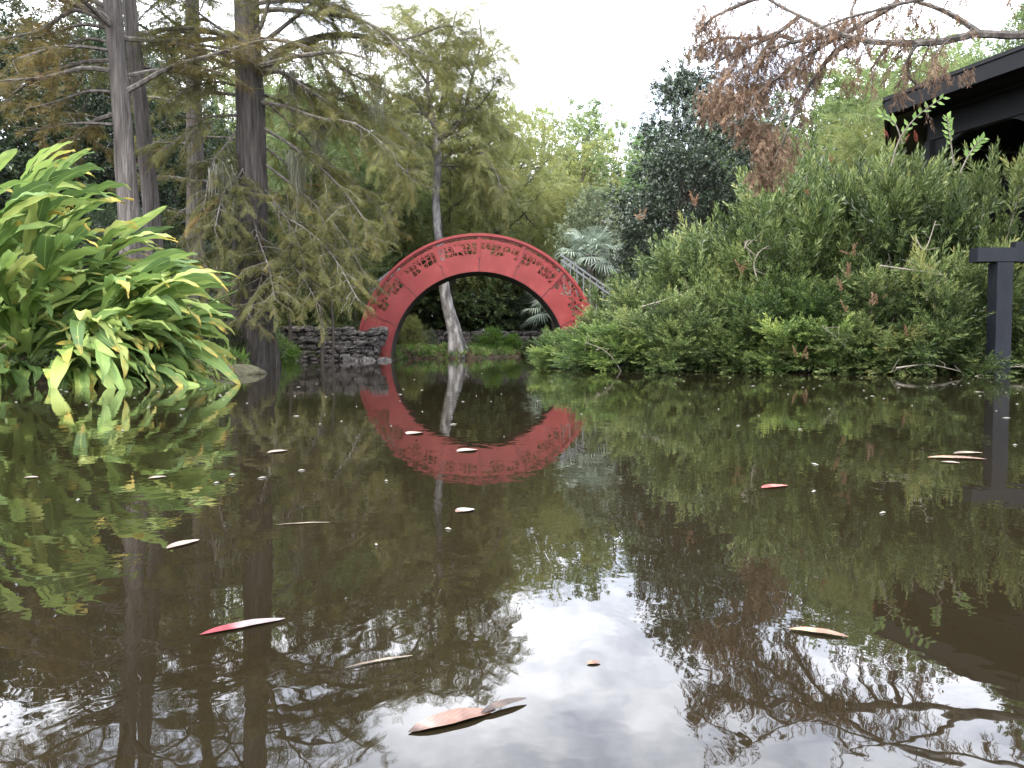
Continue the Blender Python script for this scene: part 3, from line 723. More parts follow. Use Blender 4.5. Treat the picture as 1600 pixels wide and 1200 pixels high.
bl([(1190, -6), (1150, 10), (1110, 30), (1085, 60)], 8.6, 9.0, .02, dens=.8)
for k in range(16):     # limbs above the frame, seen mirrored in the water
    z0 = 3.9 + .28 * k; a = A.rg.uniform(2.5, 3.7)
    A.limb(limb_path(np.array([8.0, 6.7, z0]) - BT, a, A.rg.uniform(-.05, .3), A.rg.uniform(3.5, 7.0), A.rg.uniform(.2, .7), A.rg, 12), A.rg.uniform(.03, .06), **dict(o, sub=6, sublen=.9, t0=.25))
# dense hanging masses of dry foliage
def mass(px, py, D, rx, rz, n, tint):
    c = P(px, py, D) - BT
    for _ in range(n):
        v = A.rg.normal(0, 1, 3); v /= np.linalg.norm(v); v *= A.rg.random() ** .4
        p = c + v * (rx, rx * .6, rz)
        A.spray(p, (A.rg.normal(0, .45), A.rg.normal(0, .45), -1), (A.rg.normal(), A.rg.normal(), .3), A.rg.uniform(.08, .17), tint + A.rg.normal(0, .1))
for a in [(1110, 45, 8.9, .22, .22, 120, .5), (1180, 60, 8.8, .34, .2, 170, .5), (1330, 40, 8.3, .3, .2, 80, .5), (1420, 30, 7.9, .3, .16, 60, .5), (1480, 110, 7.7, .25, .12, 40, .5), (1170, 120, 8.9, .4, .22, 200, .55), (1255, 110, 8.6, .24, .2, 110, .5), (1150, 160, 8.9, .36, .26, 330, .5), (1112, 150, 9.0, .2, .24, 110, .5), (1208, 232, 8.9, .28, .36, 330, .45), (1235, 75, 8.7, .34, .22, 110, .5), (1125, 75, 9.0, .26, .14, 80, .55), (1280, 35, 8.5, .3, .18, 70, .5),
          (1195, 110, 8.9, .36, .2, 130, .5), (1250, 150, 8.9, .2, .24, 50, .45), (1100, 20, 9, .14, .16, 40, .5), (1175, 200, 9.0, .2, .2, 110, .5), (1330, 130, 8.4, .10, .10, 16, .5), (1190, 270, 9.0, .16, .14, 60, .5)]: mass(*a)
A.finish(t, M['limb_bark'], F['cyp_brown'], 'droop')

# ------------------------------------------------------------------ broad-crowned tree templates (10 m tall)
def crown_mesh(name, seed, kind, nclump, per, rx, z0, z1, csize, ssize, mat, droop=0.0, shell=.55, profile='round'):
    rg = np.random.default_rng(seed); pos, ax, ti = [], [], []
    cz, hz = (z0 + z1) / 2, (z1 - z0) / 2
    lim = []
    for k in range(nclump):
        v = rg.normal(0, 1, 3); v /= np.linalg.norm(v)
        rad = shell + (1 - shell) * rg.random()
        lump = 1 + .22 * math.sin(v[0] * 5 + seed) * math.cos(v[1] * 4 + v[2] * 3)
        c = v * rad * lump
        w = 1.0
        if profile == 'cone': w = 1.0 - .6 * (c[2] + 1) / 2
        c = np.array([c[0] * rx * w, c[1] * rx * w, cz + c[2] * hz])
        r = csize * rg.uniform(.6, 1.35); tt = .5 + rg.normal(0, .12)
        lim.append(c)
        m = int(per * rg.uniform(.6, 1.3))
        u = rg.normal(0, 1, (m, 3)); u /= np.linalg.norm(u, axis=1)[:, None]; u *= rg.random(m)[:, None] ** .45
        pos.append(c + u * r * np.array([1, 1, .62])); ax.append(u + v * .5 + rg.normal(0, .35, (m, 3)) + np.array([0, 0, .15 - droop])); ti.append(tt + rg.normal(0, .1, m) + .05 * u[:, 2])
    pos, ax, ti = np.concatenate(pos), np.concatenate(ax), np.concatenate(ti)
    V, Q, T = scatter(SPRAY[kind], pos, ax, rg.normal(0, .5, (len(pos), 3)) + (0, 0, 1), ssize * rg.uniform(.65, 1.3, len(pos)), ti, rg)
    return mesh_from(name, V, Q, mat, T), lim
def trunk_mesh(seed, lim, r0, ztop, mat):
    rg = np.random.default_rng(seed); g = Geo()
    pp = smooth_path([(0, 0, -.3), (rg.normal(0, .12), rg.normal(0, .12), ztop * .3), (rg.normal(0, .3), rg.normal(0, .3), ztop * .6), (rg.normal(0, .3), rg.normal(0, .3), ztop * .9)], 14)
    g.tube(pp, np.linspace(r0, r0 * .3, 14), 9)
    for c in lim[::max(1, len(lim) // 26)]:
        s0, _ = along(pp, rg.uniform(.25, .85))
        mid = (s0 * .5 + c * .5) + np.array([0, 0, -.25])
        g.tube(smooth_path([s0, mid, c], 6), np.linspace(r0 * .3, .015, 6), 5, cap=False)
    return g.mesh('trunk', mat)
TT = {}
def tmpl(key, seed, kind, nclump, per, rx, z0, z1, csize, ssize, r0=.2, bark='dark_bark', **k):
    me, lim = crown_mesh('crown', seed, kind, nclump, per, rx, z0, z1, csize, ssize, F['mid'], **k)
    TT[key] = (me, trunk_mesh(seed, lim, r0, z1, M[bark]), z1)
tmpl('round', 51, 'broad', 120, 30, 3.0, 2.2, 9.6, .95, .36)
tmpl('tall', 52, 'broad', 115, 28, 2.1, 2.0, 9.7, .80, .32)
tmpl('open', 53, 'broad', 85, 28, 2.8, 3.2, 9.7, .75, .30, shell=.7)
tmpl('wispy', 54, 'feather', 150, 36, 2.6, 1.8, 9.7, 1.0, .50, droop=.4)
tmpl('pine', 55, 'tuft', 90, 30, 2.0, 4.2, 9.8, .7, .42, shell=.65)
tmpl('dense', 56, 'broad', 230, 40, 3.2, .6, 9.7, .85, .26, shell=.7)
tmpl('shrub', 57, 'broad', 70, 26, 1.25, -.1, 2.3, .42, .20, r0=.05)
tmpl('shrub2', 58, 'feather', 90, 40, 1.25, -.1, 2.3, .42, .30, r0=.05)
def tree(name, label, key, px, D, topy, mat, wide=1.0, rz=0.0, group=None, cat='tree', zb=None, h=None):
    cm, tm, H = TT[key]; x = X(px, D); zb = float(gz(x, D)) - .05 if zb is None else zb
    s = (Z(topy, D) - zb) / H if h is None else h / H
    t = empty(name, (x, D, zb), rz, (s * wide, s * wide, s)); tag(t, label, cat, group)
    obj('trunk', tm, t); obj('crown', cm, t, mat=mat)
    return t
G1 = 'trees of the woodland behind the pond'
trees = [
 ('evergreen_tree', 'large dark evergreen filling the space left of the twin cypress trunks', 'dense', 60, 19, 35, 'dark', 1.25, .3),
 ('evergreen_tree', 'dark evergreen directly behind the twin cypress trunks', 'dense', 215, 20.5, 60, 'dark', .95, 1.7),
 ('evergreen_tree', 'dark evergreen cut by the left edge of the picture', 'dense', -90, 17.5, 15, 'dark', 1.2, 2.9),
 ('leafy_tree', 'yellow-green tree glowing between the slim and the buttressed cypress', 'open', 345, 34, 55, 'yellow', .9, .4),
 ('leafy_tree', 'tall pale feathery tree right behind the buttressed cypress trunk', 'wispy', 420, 27, 95, 'pale', .9, 3.1),
 ('leafy_tree', 'tall soft green tree showing under the long arching limb', 'wispy', 500, 25, 100, 'mid', .9, .7),
 ('leafy_tree', 'light olive tree left of the leaning tree crown', 'wispy', 590, 27, 110, 'pale', .9, 5.2),
 ('leafy_tree', 'olive feathery tree directly behind the crown of the leaning tree', 'wispy', 700, 28, 95, 'yellow', .85, 2.6),
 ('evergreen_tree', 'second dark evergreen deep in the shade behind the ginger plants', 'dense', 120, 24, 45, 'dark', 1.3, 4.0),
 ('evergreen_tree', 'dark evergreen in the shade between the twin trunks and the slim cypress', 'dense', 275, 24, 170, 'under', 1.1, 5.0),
 ('leafy_tree', 'pale tree low on the skyline right of the buttressed cypress trunk', 'round', 455, 36, 120, 'pale', .9, 1.4),
 ('leafy_tree', 'soft yellow-green tree behind the long arching cypress limb', 'wispy', 540, 33, 130, 'yellow', 1.1, 2.2),
 ('leafy_tree', 'olive tree with drooping twigs behind the fork of the leaning tree', 'wispy', 635, 31, 185, 'yellow', 1.1, .9),
 ('leafy_tree', 'mid-green tree above the crown of the red arch', 'round', 715, 36, 225, 'mid', 1.0, 3.3),
 ('leafy_tree', 'yellowish feathery tree to the right of the leaning trunk', 'wispy', 790, 30, 160, 'yellow', 1.0, 1.9),
 ('leafy_tree', 'tall pale green tree at the left side of the sky gap', 'open', 850, 40, 150, 'pale', 1.0, 5.1),
 ('leafy_tree', 'thin-crowned tree with sky showing through in the middle of the gap', 'open', 942, 42, 182, 'pale', .9, .2),
 ('leafy_tree', 'bright green tree filling the bottom of the sky gap', 'round', 905, 34, 225, 'yellow', 1.0, 2.5),
 ('leafy_tree', 'grey-green rounded tree just left of the glossy dark tree', 'round', 935, 24, 275, 'grey', .75, 4.1),
 ('leafy_tree', 'dull green tree behind the palm fans', 'round', 1000, 30, 235, 'mid', 1.0, 1.2),
 ('pine_tree', 'fresh green pine showing its top beside the sky gap', 'pine', 1062, 23, 128, 'pine', .9, .5),
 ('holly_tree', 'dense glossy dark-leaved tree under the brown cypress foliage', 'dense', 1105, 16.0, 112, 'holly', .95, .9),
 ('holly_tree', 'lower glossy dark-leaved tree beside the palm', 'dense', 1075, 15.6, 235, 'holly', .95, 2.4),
 ('leafy_tree', 'light green tree rising behind the bottlebrush thicket', 'round', 1290, 22, 130, 'pale', .9, 1.0),
 ('leafy_tree', 'pale green tree just beyond the tip of the gazebo roof', 'tall', 1370, 21, 80, 'pale', 1.4, 2.7),
 ('leafy_tree', 'light green tree filling the skyline above the gazebo roof', 'wispy', 1430, 18, 75, 'pale', 1.2, 1.3),
 ('leafy_tree', 'golden-tinged tree between the thicket and the gazebo roof', 'wispy', 1330, 17, 190, 'yellow', .9, 4.4),
 ('leafy_tree', 'green tree above the ridge of the gazebo', 'round', 1500, 20, 60, 'mid', 1.0, 3.5),
 ('leafy_tree', 'deep green tree at the right edge over the gazebo', 'dense', 1640, 15.5, -30, 'mid', .8, 5.0),
 ('leafy_tree', 'mid-green tree right of the bridge behind the railing', 'round', 1190, 26, 175, 'mid', 1.0, .3),
]
for n, lab, key, px, D, ty, mt, wd, rz in trees: tree(n, lab, key, px, D, ty, F[mt], wd, rz, G1)
# far tree line: closes the horizon
trng = random.Random(5)
for k in range(15):
    px = -120 + k * 128 + trng.uniform(-20, 20); D = 50 + trng.uniform(-3, 6)
    ty = 250 if 700 < px < 1050 else 215
    tree('far_tree', 'distant hazy green tree closing the back of the woodland', ['round', 'tall', 'open', 'dense'][k % 4], px, D, ty + trng.uniform(-25, 25), F[['mid', 'pale', 'mid', 'under'][k % 4]], 1.2, k * 1.3, 'distant trees at the back of the wood')
# understory
for k in range(34):
    row = k % 3; px = -60 + (k / 34) * 1400 + trng.uniform(-30, 30); D = (23, 27, 33)[row] + trng.uniform(-1, 2)
    if px < 330: D -= 6
    x = X(px, D)
    if float(pond_sd(np.array([x]), np.array([D]))[0]) < 1.4 or (560 < px < 930 and D < 29): D = 29.5
    tree('understory_shrub', 'shaded dark green shrub in the undergrowth behind the pond', 'shrub' if k % 2 else 'shrub2', px, D, 0, F[['under', 'under', 'dark', 'mid'][k % 4]], 1.25, k * 2.1, 'undergrowth shrubs behind the pond', 'shrub', h=trng.uniform(2.0, 3.4) * (1 + .25 * row))
for px, D, h, mt, lab in [(640, 25.0, .95, 'yellow', 'light yellow-green shrub at the left inside the bridge arch'), (668, 26.6, .6, 'grey', 'small grey-green shrub left of the leaning trunk by the wall'), (770, 26.7, .75, 'fern', 'bright green mound of fern on the far bank under the arch'), (800, 26.9, .6, 'fern', 'dark green fern mound hanging over the far waterline'),
                          (830, 26.5, .7, 'mid', 'green shrub at the right inside the bridge arch'), (745, 27.0, .5, 'mid', 'low green plant at the foot of the far wall'),
                          (438, 18.6, .75, 'fern', 'leafy green plant at the left end of the stone wall'), (415, 16.2, .8, 'mid', 'leafy plant hanging over the bank beside the buttressed cypress'), (470, 21.0, 1.5, 'pale', 'light green shrub above the left end of the stone wall'), (530, 21.6, 1.45, 'pale', 'light green shrub above the middle of the stone wall'), (575, 22.6, 1.7, 'yellow', 'yellowish shrub where the stone wall meets the bridge'),
                          (352, 13.0, .6, 'under', 'dark low plant at the foot of the buttressed cypress'), (310, 12.0, .8, 'under', 'dark shrub in the shade behind the ginger plants'), (868, 22.5, .9, 'mid', 'green shrub below the palm at the right foot of the bridge')]:
    tree('small_shrub', lab, 'shrub2' if mt in ('yellow', 'fern') else 'shrub', px, D, 0, F[mt], .85 if h < 1 else .8, px * .1, None, 'shrub', h=h)
# saplings in front of the stone wall
for px, r, D, lab in [(503, .05, 18.9, 'thin dark sapling standing in front of the stone wall'), (519, .035, 18.7, 'thinner second sapling in front of the stone wall'), (452, .05, 19.0, 'pale thin trunk at the left end of the stone wall'), (555, .03, 20.6, 'slim stem rising behind the stone wall near the bridge')]:
    t = empty('sapling', (X(px, D), D, 0)); tag(t, lab, 'tree')
    A = Airy(int(px)); rg = A.rg
    pts = np.array([(0, 0, -.1), (.03, 0, .8), (-.02, 0, 1.8), (.04, 0, 2.9), (.0, 0, 4.0)]); g = Geo(); g.tube(smooth_path(pts, 12), np.linspace(r, r * .3, 12), 7); g.build('trunk', M['dark_bark'], t)
    for k in range(9): A.limb(limb_path((0, 0, 1.4 + .28 * k), rg.uniform(0, 6.3), .3, .9, .9, rg, 6), .012, sub=8, sublen=.5, size=.17, sp=14, t0=.15, hang=.5)
    A.finish(t, M['limb_bark'], F['cyp_green'])

# hanging moss
mrng = np.random.default_rng(77)
def moss(px, py, D, L_, w, lab):
    c = P(px, py, D); t = Geo()
    for k in range(120):
        x, y = mrng.normal(0, w * 1.5, 2); n = 5; l = L_ * mrng.uniform(.15, 1.0) ** 1.2; a = mrng.uniform(0, 3.1); ww = mrng.uniform(.003, .009)
        dx, dy = math.cos(a) * ww, math.sin(a) * ww; pts = []
        for i in range(n):
            f = i / (n - 1); q = np.array([x * (1 - .3 * f) + mrng.normal(0, .022), y * (1 - .3 * f) + mrng.normal(0, .012), .04 - .12 * abs(math.sin(k * 1.7)) - l * f]); s_ = (1 - f * .8)
            pts += [q - (dx * s_, dy * s_, 0), q + (dx * s_, dy * s_, 0)]
        t.add(pts, [(2 * i, 2 * i + 1, 2 * i + 3, 2 * i + 2) for i in range(n - 1)], tint=mrng.uniform(.2, .8))
    o_ = t.build('spanish_moss', F['moss']); o_.location = tuple(c)
    tag(o_, lab, 'moss', 'spanish moss hanging from the cypress limbs')
for a in [(575, 62, 14.1, 1.15, .07, 'longest grey moss beard hanging from the arching limb'), (522, 58, 14.0, .7, .06, 'grey moss hanging from the middle of the arching limb'), (480, 72, 13.9, .5, .05, 'short grey moss tuft near the base of the arching limb'), (460, 108, 13.7, .9, .06, 'grey moss beard close to the buttressed trunk'),
          (495, 190, 13.5, .9, .05, 'moss strands below the second limb'), (466, 240, 13.3, 1.1, .06, 'long low moss strands right of the buttressed trunk'), (590, 120, 13.4, .8, .05, 'thin moss strands in front of the leaning tree crown'), (345, 260, 12.9, 1.2, .07, 'moss beard left of the buttressed trunk')]: moss(*a)

# ------------------------------------------------------------------ fan palm
def fan_palm(name, label, px, D, zc, fans, seed, th):
    rg = np.random.default_rng(seed); x = X(px, D)
    t = empty(name, (x, D, 0.1)); tag(t, label, 'palm')
    g = Geo(); g.tube([(0, 0, -.3), (.02, 0, zc * .5), (0, 0, zc)], [.14, .12, .13], 9); g.build('trunk', M['dark_bark'], t)
    for k in range(fans):
        az = k * 2.4 + rg.uniform(-.3, .3); el = 1.1 - 1.7 * k / fans
        d = np.array([math.cos(az) * math.cos(el), math.sin(az) * math.cos(el), math.sin(el)])
        hub = np.array([0, 0, zc]) + d * .55
        g = Geo(); g.tube([(0, 0, zc - .05), hub * .5 + np.array([0, 0, zc - .05]) * .5 + (0, 0, .05), hub], .012, 4, cap=False, tint=.3)
        s_ = np.cross(d, (0, 0, 1)); s_ /= np.linalg.norm(s_); u = np.cross(s_, d)
        for q in range(26):
            a = (q / 25 - .5) * 4.2
            dd = d * math.cos(a) + s_ * math.sin(a); L_ = .62 * (1 - .18 * abs(a) / 2.1)
            m_ = hub + dd * L_ * .6 - np.array([0, 0, .03]); e = hub + dd * L_ - np.array([0, 0, .12 + .16 * rg.random()])
            w_ = np.cross(dd, u) * .016
            g.add([hub - w_ * .3, hub + w_ * .3, m_ + w_, m_ - w_, e], Q=[(0, 1, 2, 3)], T=[(3, 2, 4)], tint=rg.uniform(.3, .8))
        g.build('frond', F['palm'], t)
fan_palm('fan_palm', 'grey-green fan palm beside the right shoulder of the red bridge', 922, 21.6, 2.7, 20, 1, .1)
fan_palm('fan_palm', 'low fan palm drooping behind the right leg of the red bridge', 868, 22.8, 1.35, 14, 2, .1)

# ------------------------------------------------------------------ bottlebrush thicket
def brush_mesh(seed, n, kind='brush', ssize=.24):
    """a unit shrub about 2 m across and 2 m high"""
    rg = np.random.default_rng(seed); g = Geo(); pos, ax, ti = [], [], []
    ns = 36
    for k in range(ns):
        az = k * 2.4 + rg.normal(0, .2); el = math.asin(min(.98, max(.02, (k + .5) / ns)))
        d = np.array([math.cos(az) * math.cos(el), math.sin(az) * math.cos(el), math.sin(el)])
        lump = rg.uniform(.72, 1.16) if k % 6 else rg.uniform(1.15, 1.32)
        end = d * np.array([1.0, 1.0, 1.85]) * lump; end[2] = max(end[2], .12)
        st = smooth_path([(rg.normal(0, .12), rg.normal(0, .12), 0), end * .45 + (0, 0, .12), end], 9)
        g.tube(st, np.linspace(.018, .004, 9), 4, cap=False)
        tt = .44 + rg.normal(0, .17)
        m = int(n / ns) if k % 6 else int(.55 * n / ns)
        for q in range(m):
            u = 1 - .72 * rg.random() ** 1.6
            p, dd = along(st, min(u, .999))
            off = rg.normal(0, 1, 3) * (.13 if k % 6 else .06) * (1.15 - u * .5)
            pp = p + off; pp[2] = abs(pp[2])
            out = pp / (np.linalg.norm(pp) + .01)
            pos.append(pp); ax.append(dd * .4 + out * .6 + off * 3 + np.array([0, 0, .12]) + rg.normal(0, .4, 3)); ti.append(tt + rg.normal(0, .13))
    V, Q, T = scatter(SPRAY[kind], np.array(pos), np.array(ax), rg.normal(0, 1, (len(pos), 3)), ssize * rg.uniform(.55, 1.25, len(pos)), np.array(ti), rg)
    return mesh_from('foliage', V, Q, F['bottle'], T), g.mesh('stems', M['bush_stem'])
BR = [brush_mesh(61, 2900, ssize=.33), brush_mesh(62, 2900, ssize=.33), brush_mesh(63, 2900, ssize=.33)]
GB = 'bottlebrush shrubs in the thicket on the right bank'
bl_ = [ # px, D, radius, height, mat, variant, rot, label
 (880, 12.9, .45, .60, 'bottle2', 0, 0.0, 'small light green bottlebrush at the tip of the thicket nearest the bridge'),
 (940, 12.6, .62, .85, 'bottle', 1, 1.0, 'low bottlebrush in front of the right leg of the bridge'),
 (1010, 12.4, .85, 1.35, 'bottle', 0, 2.0, 'bottlebrush stepping up right of the grey railing'),
 (1095, 12.3, 1.05, 2.15, 'bottle', 1, 3.0, 'bottlebrush under the lower glossy dark tree'),
 (1200, 11.9, 1.25, 2.7, 'bottle', 0, 4.1, 'tall bottlebrush below the hanging brown foliage'),
 (1310, 11.7, 1.3, 3.15, 'bottle', 1, 5.0, 'tall bottlebrush left of the gazebo roof tip'),
 (1420, 11.0, 1.1, 2.8, 'bottle', 0, .7, 'tall bottlebrush with reddish spikes under the gazebo eave'),
 (1530, 10.9, 1.1, 2.6, 'bottle', 1, 1.7, 'bottlebrush in front of the gazebo bracket'),
 (1630, 11.0, 1.05, 2.05, 'bottle', 0, 2.7, 'bottlebrush at the right edge behind the dark post'),
 (960, 11.7, .65, .75, 'bottle2', 1, 3.7, 'low fresh green bottlebrush on the waterline left of the thicket'),
 (1050, 11.3, .75, 1.05, 'bottle', 0, 4.7, 'low bottlebrush with a bare pale twig over the water'),
 (1150, 11.05, .8, 1.15, 'bottle', 1, 5.7, 'low bottlebrush in the middle of the waterline'),
 (1250, 10.75, .85, 1.25, 'bottle2', 0, .4, 'light green bottlebrush low in the middle of the thicket'),
 (1350, 10.5, .85, 1.2, 'bottle', 1, 1.4, 'low bottlebrush with dry orange tips'),
 (1450, 10.2, .85, 1.25, 'bottle', 0, 2.4, 'low bottlebrush just left of the dark post'),
 (1640, 10.0, .8, 1.15, 'bottle', 1, 3.4, 'low bottlebrush to the right of the dark post'),
]
for nb_, (px, D, r_, h_, mt, v, rz, lab) in enumerate(bl_):
    x = X(px, D); v = nb_ % 3
    t = empty('bottlebrush_shrub', (x, D, 0.02), rz, (r_, r_, h_ / 2.0)); tag(t, lab, 'shrub', GB)
    obj('stems', BR[v][1], t); obj('foliage', BR[v][0], t, mat=F[mt])
# red flower spikes, dry tips and bare twigs, each a part of the shrub it grows on
M['flower'] = foliage('red_flower_spike', (.12, .035, .02), (.20, .055, .035), (.28, .09, .05), None, .2, .6, .2)
M['dry'] = foliage('dry_orange_leaves', (.11, .06, .035), (.22, .12, .07), (.30, .19, .12), None, .2, .7, .2)
M['bare'] = rough_mat('bare_pale_twig', [(.3, (.14, .12, .09)), (.7, (.28, .25, .20))], 20)
shrubs = [o for o in C.objects if o.name.startswith('bottlebrush_shrub')]
drg = np.random.default_rng(909)
def on_shrub(o, i):
    t = shrubs[i]; o.parent = t
    o.matrix_parent_inverse = Matrix.LocRotScale(t.location, t.rotation_euler, t.scale).inverted()
def spikes(name, px, py, D, n, size, rad, mat, i, up=1.0):
    c = P(px, py, D); pos = c + drg.normal(0, rad * .5, (n, 3)); ax = drg.normal(0, .45, (n, 3)) + (0, 0, up)
    V_, Q_, T_ = scatter(SPRAY['brush'], pos - c, ax, drg.normal(0, 1, (n, 3)), size * drg.uniform(.7, 1.2, n), .5 + drg.normal(0, .12, n), drg)
    on_shrub(obj(name, mesh_from(name, V_, Q_, mat, T_), loc=tuple(c)), i)
for a in [(1298, 252, 10.3, 3, .08, .02, 6), (1386, 214, 10.1, 2, .12, .02, 6), (1412, 220, 10.0, 2, .12, .03, 6), (1431, 222, 10.0, 2, .12, .02, 6), (1262, 305, 10.7, 2, .08, .02, 5)]: spikes('flower_spike', *a[:6], M['flower'], a[6])
for a in [(1330, 398, 9.9, 4, .13, .04, 5), (1322, 430, 9.85, 4, .15, .05, 5), (1318, 455, 9.8, 3, .12, .06, 13), (1375, 465, 9.75, 2, .10, .05, 13), (1362, 478, 9.7, 3, .14, .04, 13), (1318, 486, 9.7, 2, .10, .04, 13), (1412, 520, 9.6, 2, .12, .08, 14), (1160, 425, 10.9, 3, .16, .04, 4),
          (1052, 515, 10.9, 2, .14, .03, 10), (1255, 560, 9.9, 3, .12, .05, 12), (1000, 345, 12.2, 3, .18, .04, 2), (1085, 320, 11.9, 3, .2, .05, 3), (1545, 500, 9.6, 3, .14, .03, 14)]: spikes('dry_tip', *a[:6], M['dry'], a[6])
for path, D, i in [([(1182, 400), (1165, 385), (1172, 375), (1190, 378)], 10.9, 4), ([(1185, 440), (1178, 415), (1188, 392), (1215, 380), (1245, 378)], 10.8, 4), ([(1448, 470), (1452, 450), (1470, 438), (1480, 428)], 9.7, 14), ([(1375, 415), (1410, 420), (1440, 424), (1475, 430)], 9.7, 14),
                   ([(970, 580), (958, 560), (940, 545), (915, 535)], 11.2, 9), ([(1285, 510), (1310, 530), (1330, 552)], 9.8, 12), ([(1000, 480), (1040, 468), (1080, 455)], 11.3, 10), ([(1430, 370), (1445, 390), (1462, 345)], 9.9, 6), ([(1520, 590), (1560, 576), (1600, 572)], 9.3, 15), ([(1400, 575), (1450, 570), (1500, 580)], 9.45, 14)]:
    pp = smooth_path([P(x, y, D) for x, y in path], 12); c = pp[0]; g = Geo(); g.tube(pp - c, np.linspace(.011, .004, 12), 5)
    for k in range(5):
        q0 = pp[3 + k * 2 - 1] - c; g.tube([q0, q0 + drg.normal(0, .07, 3), q0 + drg.normal(0, .1, 3) + (0, 0, .05)], [.004, .003, .002], 4, cap=False)
    on_shrub(g.build('bare_twig', M['bare'], loc=tuple(c)), i)

# broad-leaved shoot standing up before the gazebo roof
F['privet'] = foliage('fresh_oval_leaves', (.08, .14, .035), (.15, .24, .06), (.24, .34, .10), None, .45, .4, .4)
for path, lab in [([(1392, 260), (1405, 218), (1425, 190), (1450, 168), (1474, 152)], 'arching leafy shoot with fresh oval leaves rising in front of the gazebo roof'), ([(1410, 225), (1400, 196), (1388, 184), (1374, 177)], 'short leafy shoot bending towards the tip of the gazebo roof'),
                  ([(1490, 260), (1486, 225), (1482, 200), (1480, 182)], 'upright leafy shoot below the middle of the gazebo eave'), ([(1500, 270), (1512, 245), (1525, 226), (1537, 216)], 'yellow-tipped leafy shoot beside the gazebo bracket')]:
    pp = smooth_path([P(x, y, 9.6) for x, y in path], 12); c = pp[0]
    t = empty('leafy_shoot', tuple(c)); tag(t, lab, 'shoot')
    g = Geo(); g.tube(pp - c, np.linspace(.010, .003, 12), 5); g.build('stem', M['bush_stem'], t)
    for k in range(14):
        p_, d_ = along(pp - c, .3 + .7 * (k + .5) / 14); sd_ = 1 if k % 2 else -1
        s_ = np.cross(d_, (0, -1, .3)); s_ /= np.linalg.norm(s_)
        ax_ = d_ * .8 + s_ * sd_ * .7 + drg.normal(0, .15, 3); ll = .10 * drg.uniform(.7, 1.1)
        q = leafq((0, 0, 0), ax_, (0, -1, .5), ll, ll * .5); mid_ = (np.array(q[0]) + q[2]) / 2 + np.array([0, 0, -.006])
        V_ = np.array([q[0], q[1], q[2], q[3], mid_]); obj('leaf', mesh_from('leaf', V_, [np.array([(0, 1, 4), (1, 2, 4), (2, 3, 4), (3, 0, 4)])], F['privet'], np.full(5, drg.uniform(.2, .8))), t, loc=tuple(p_))

# low growth, grass and dead leaves along the banks
crg = np.random.default_rng(404)
def cover(name, label, kind, n, smin, smax, mat, x0, x1, y0, y1, sd0, sd1, tilt, cat):
    x = crg.uniform(x0, x1, n * 6); y = crg.uniform(y0, y1, n * 6); sd = pond_sd(x, y); k = (sd > sd0) & (sd < sd1) & (crg.random(len(x)) < np.exp(-(sd - sd0) * .8)); x, y = x[k][:n], y[k][:n]
    pos = np.stack([x, y, gz(x, y) + .01], -1); ax = crg.normal(0, tilt, (len(x), 3)) + (0, 0, 1)
    V_, Q_, T_ = scatter(SPRAY[kind], pos, ax, crg.normal(0, 1, (len(x), 3)), crg.uniform(smin, smax, len(x)), .5 + .3 * np.sin(x * 2 + y) * np.cos(y * 1.7) + crg.normal(0, .12, len(x)), crg)
    tag(obj(name, mesh_from(name, V_, Q_, mat, T_)), label, cat, kind='stuff')
cover('bank_plants', 'low leafy ground cover along the pond banks', 'broad', 3800, .10, .26, F['mid'], -9, 3.5, 7, 29, .0, 2.5, .6, 'ground cover')
cover('bank_grass', 'short grass and sedge on the far bank and by the cypress', 'tuft', 2200, .12, .30, F['fern'], -7, 3, 10, 28, -.02, 1.6, .4, 'grass')
cover('dead_leaves', 'dry brown leaves lying on the banks', 'broad', 2600, .10, .20, F['cyp_brown'], -8, 3, 7, 28, .02, 2.2, 2.5, 'leaves')
cover('thicket_undergrowth', 'low growth and dry twigs under the bottlebrush thicket', 'brush', 1500, .14, .30, F['bottle'], .3, 9, 8.6, 13.5, -.1, .8, .9, 'undergrowth')

# ------------------------------------------------------------------ gazebo
M['black'] = rough_mat('near_black_paint', [(.3, (.003, .003, .0035)), (.7, (.006, .0064, .0072))], 5, (1, 1, .3), rough=.55, bump=.15, spec=.2)
M['shingle'] = rough_mat('dark_roofing', [(.3, (.006, .006, .0065)), (.7, (.013, .013, .014))], 14, rough=.8, bump=.5)
hz_ = 4.0; V0 = np.array([5.46, 11.9]); dv = np.array([.328, -.944]); a_ = 2.4
V1 = V0 + dv * a_; ctr = (V0 + V1) / 2 + (a_ / 2) / math.tan(math.pi / 8) * np.array([.944, .328])
gaz = empty('gazebo', (ctr[0], ctr[1], 0)); tag(gaz, 'dark octagonal gazebo with curved brackets above the bottlebrush thicket', 'gazebo')
RC = (a_ / 2) / math.sin(math.pi / 8); th0 = math.atan2(V0[1] - ctr[1], V0[0] - ctr[0])
def oc(k, r, z): a = th0 + k * math.pi / 4; return np.array([r * math.cos(a), r * math.sin(a), z])
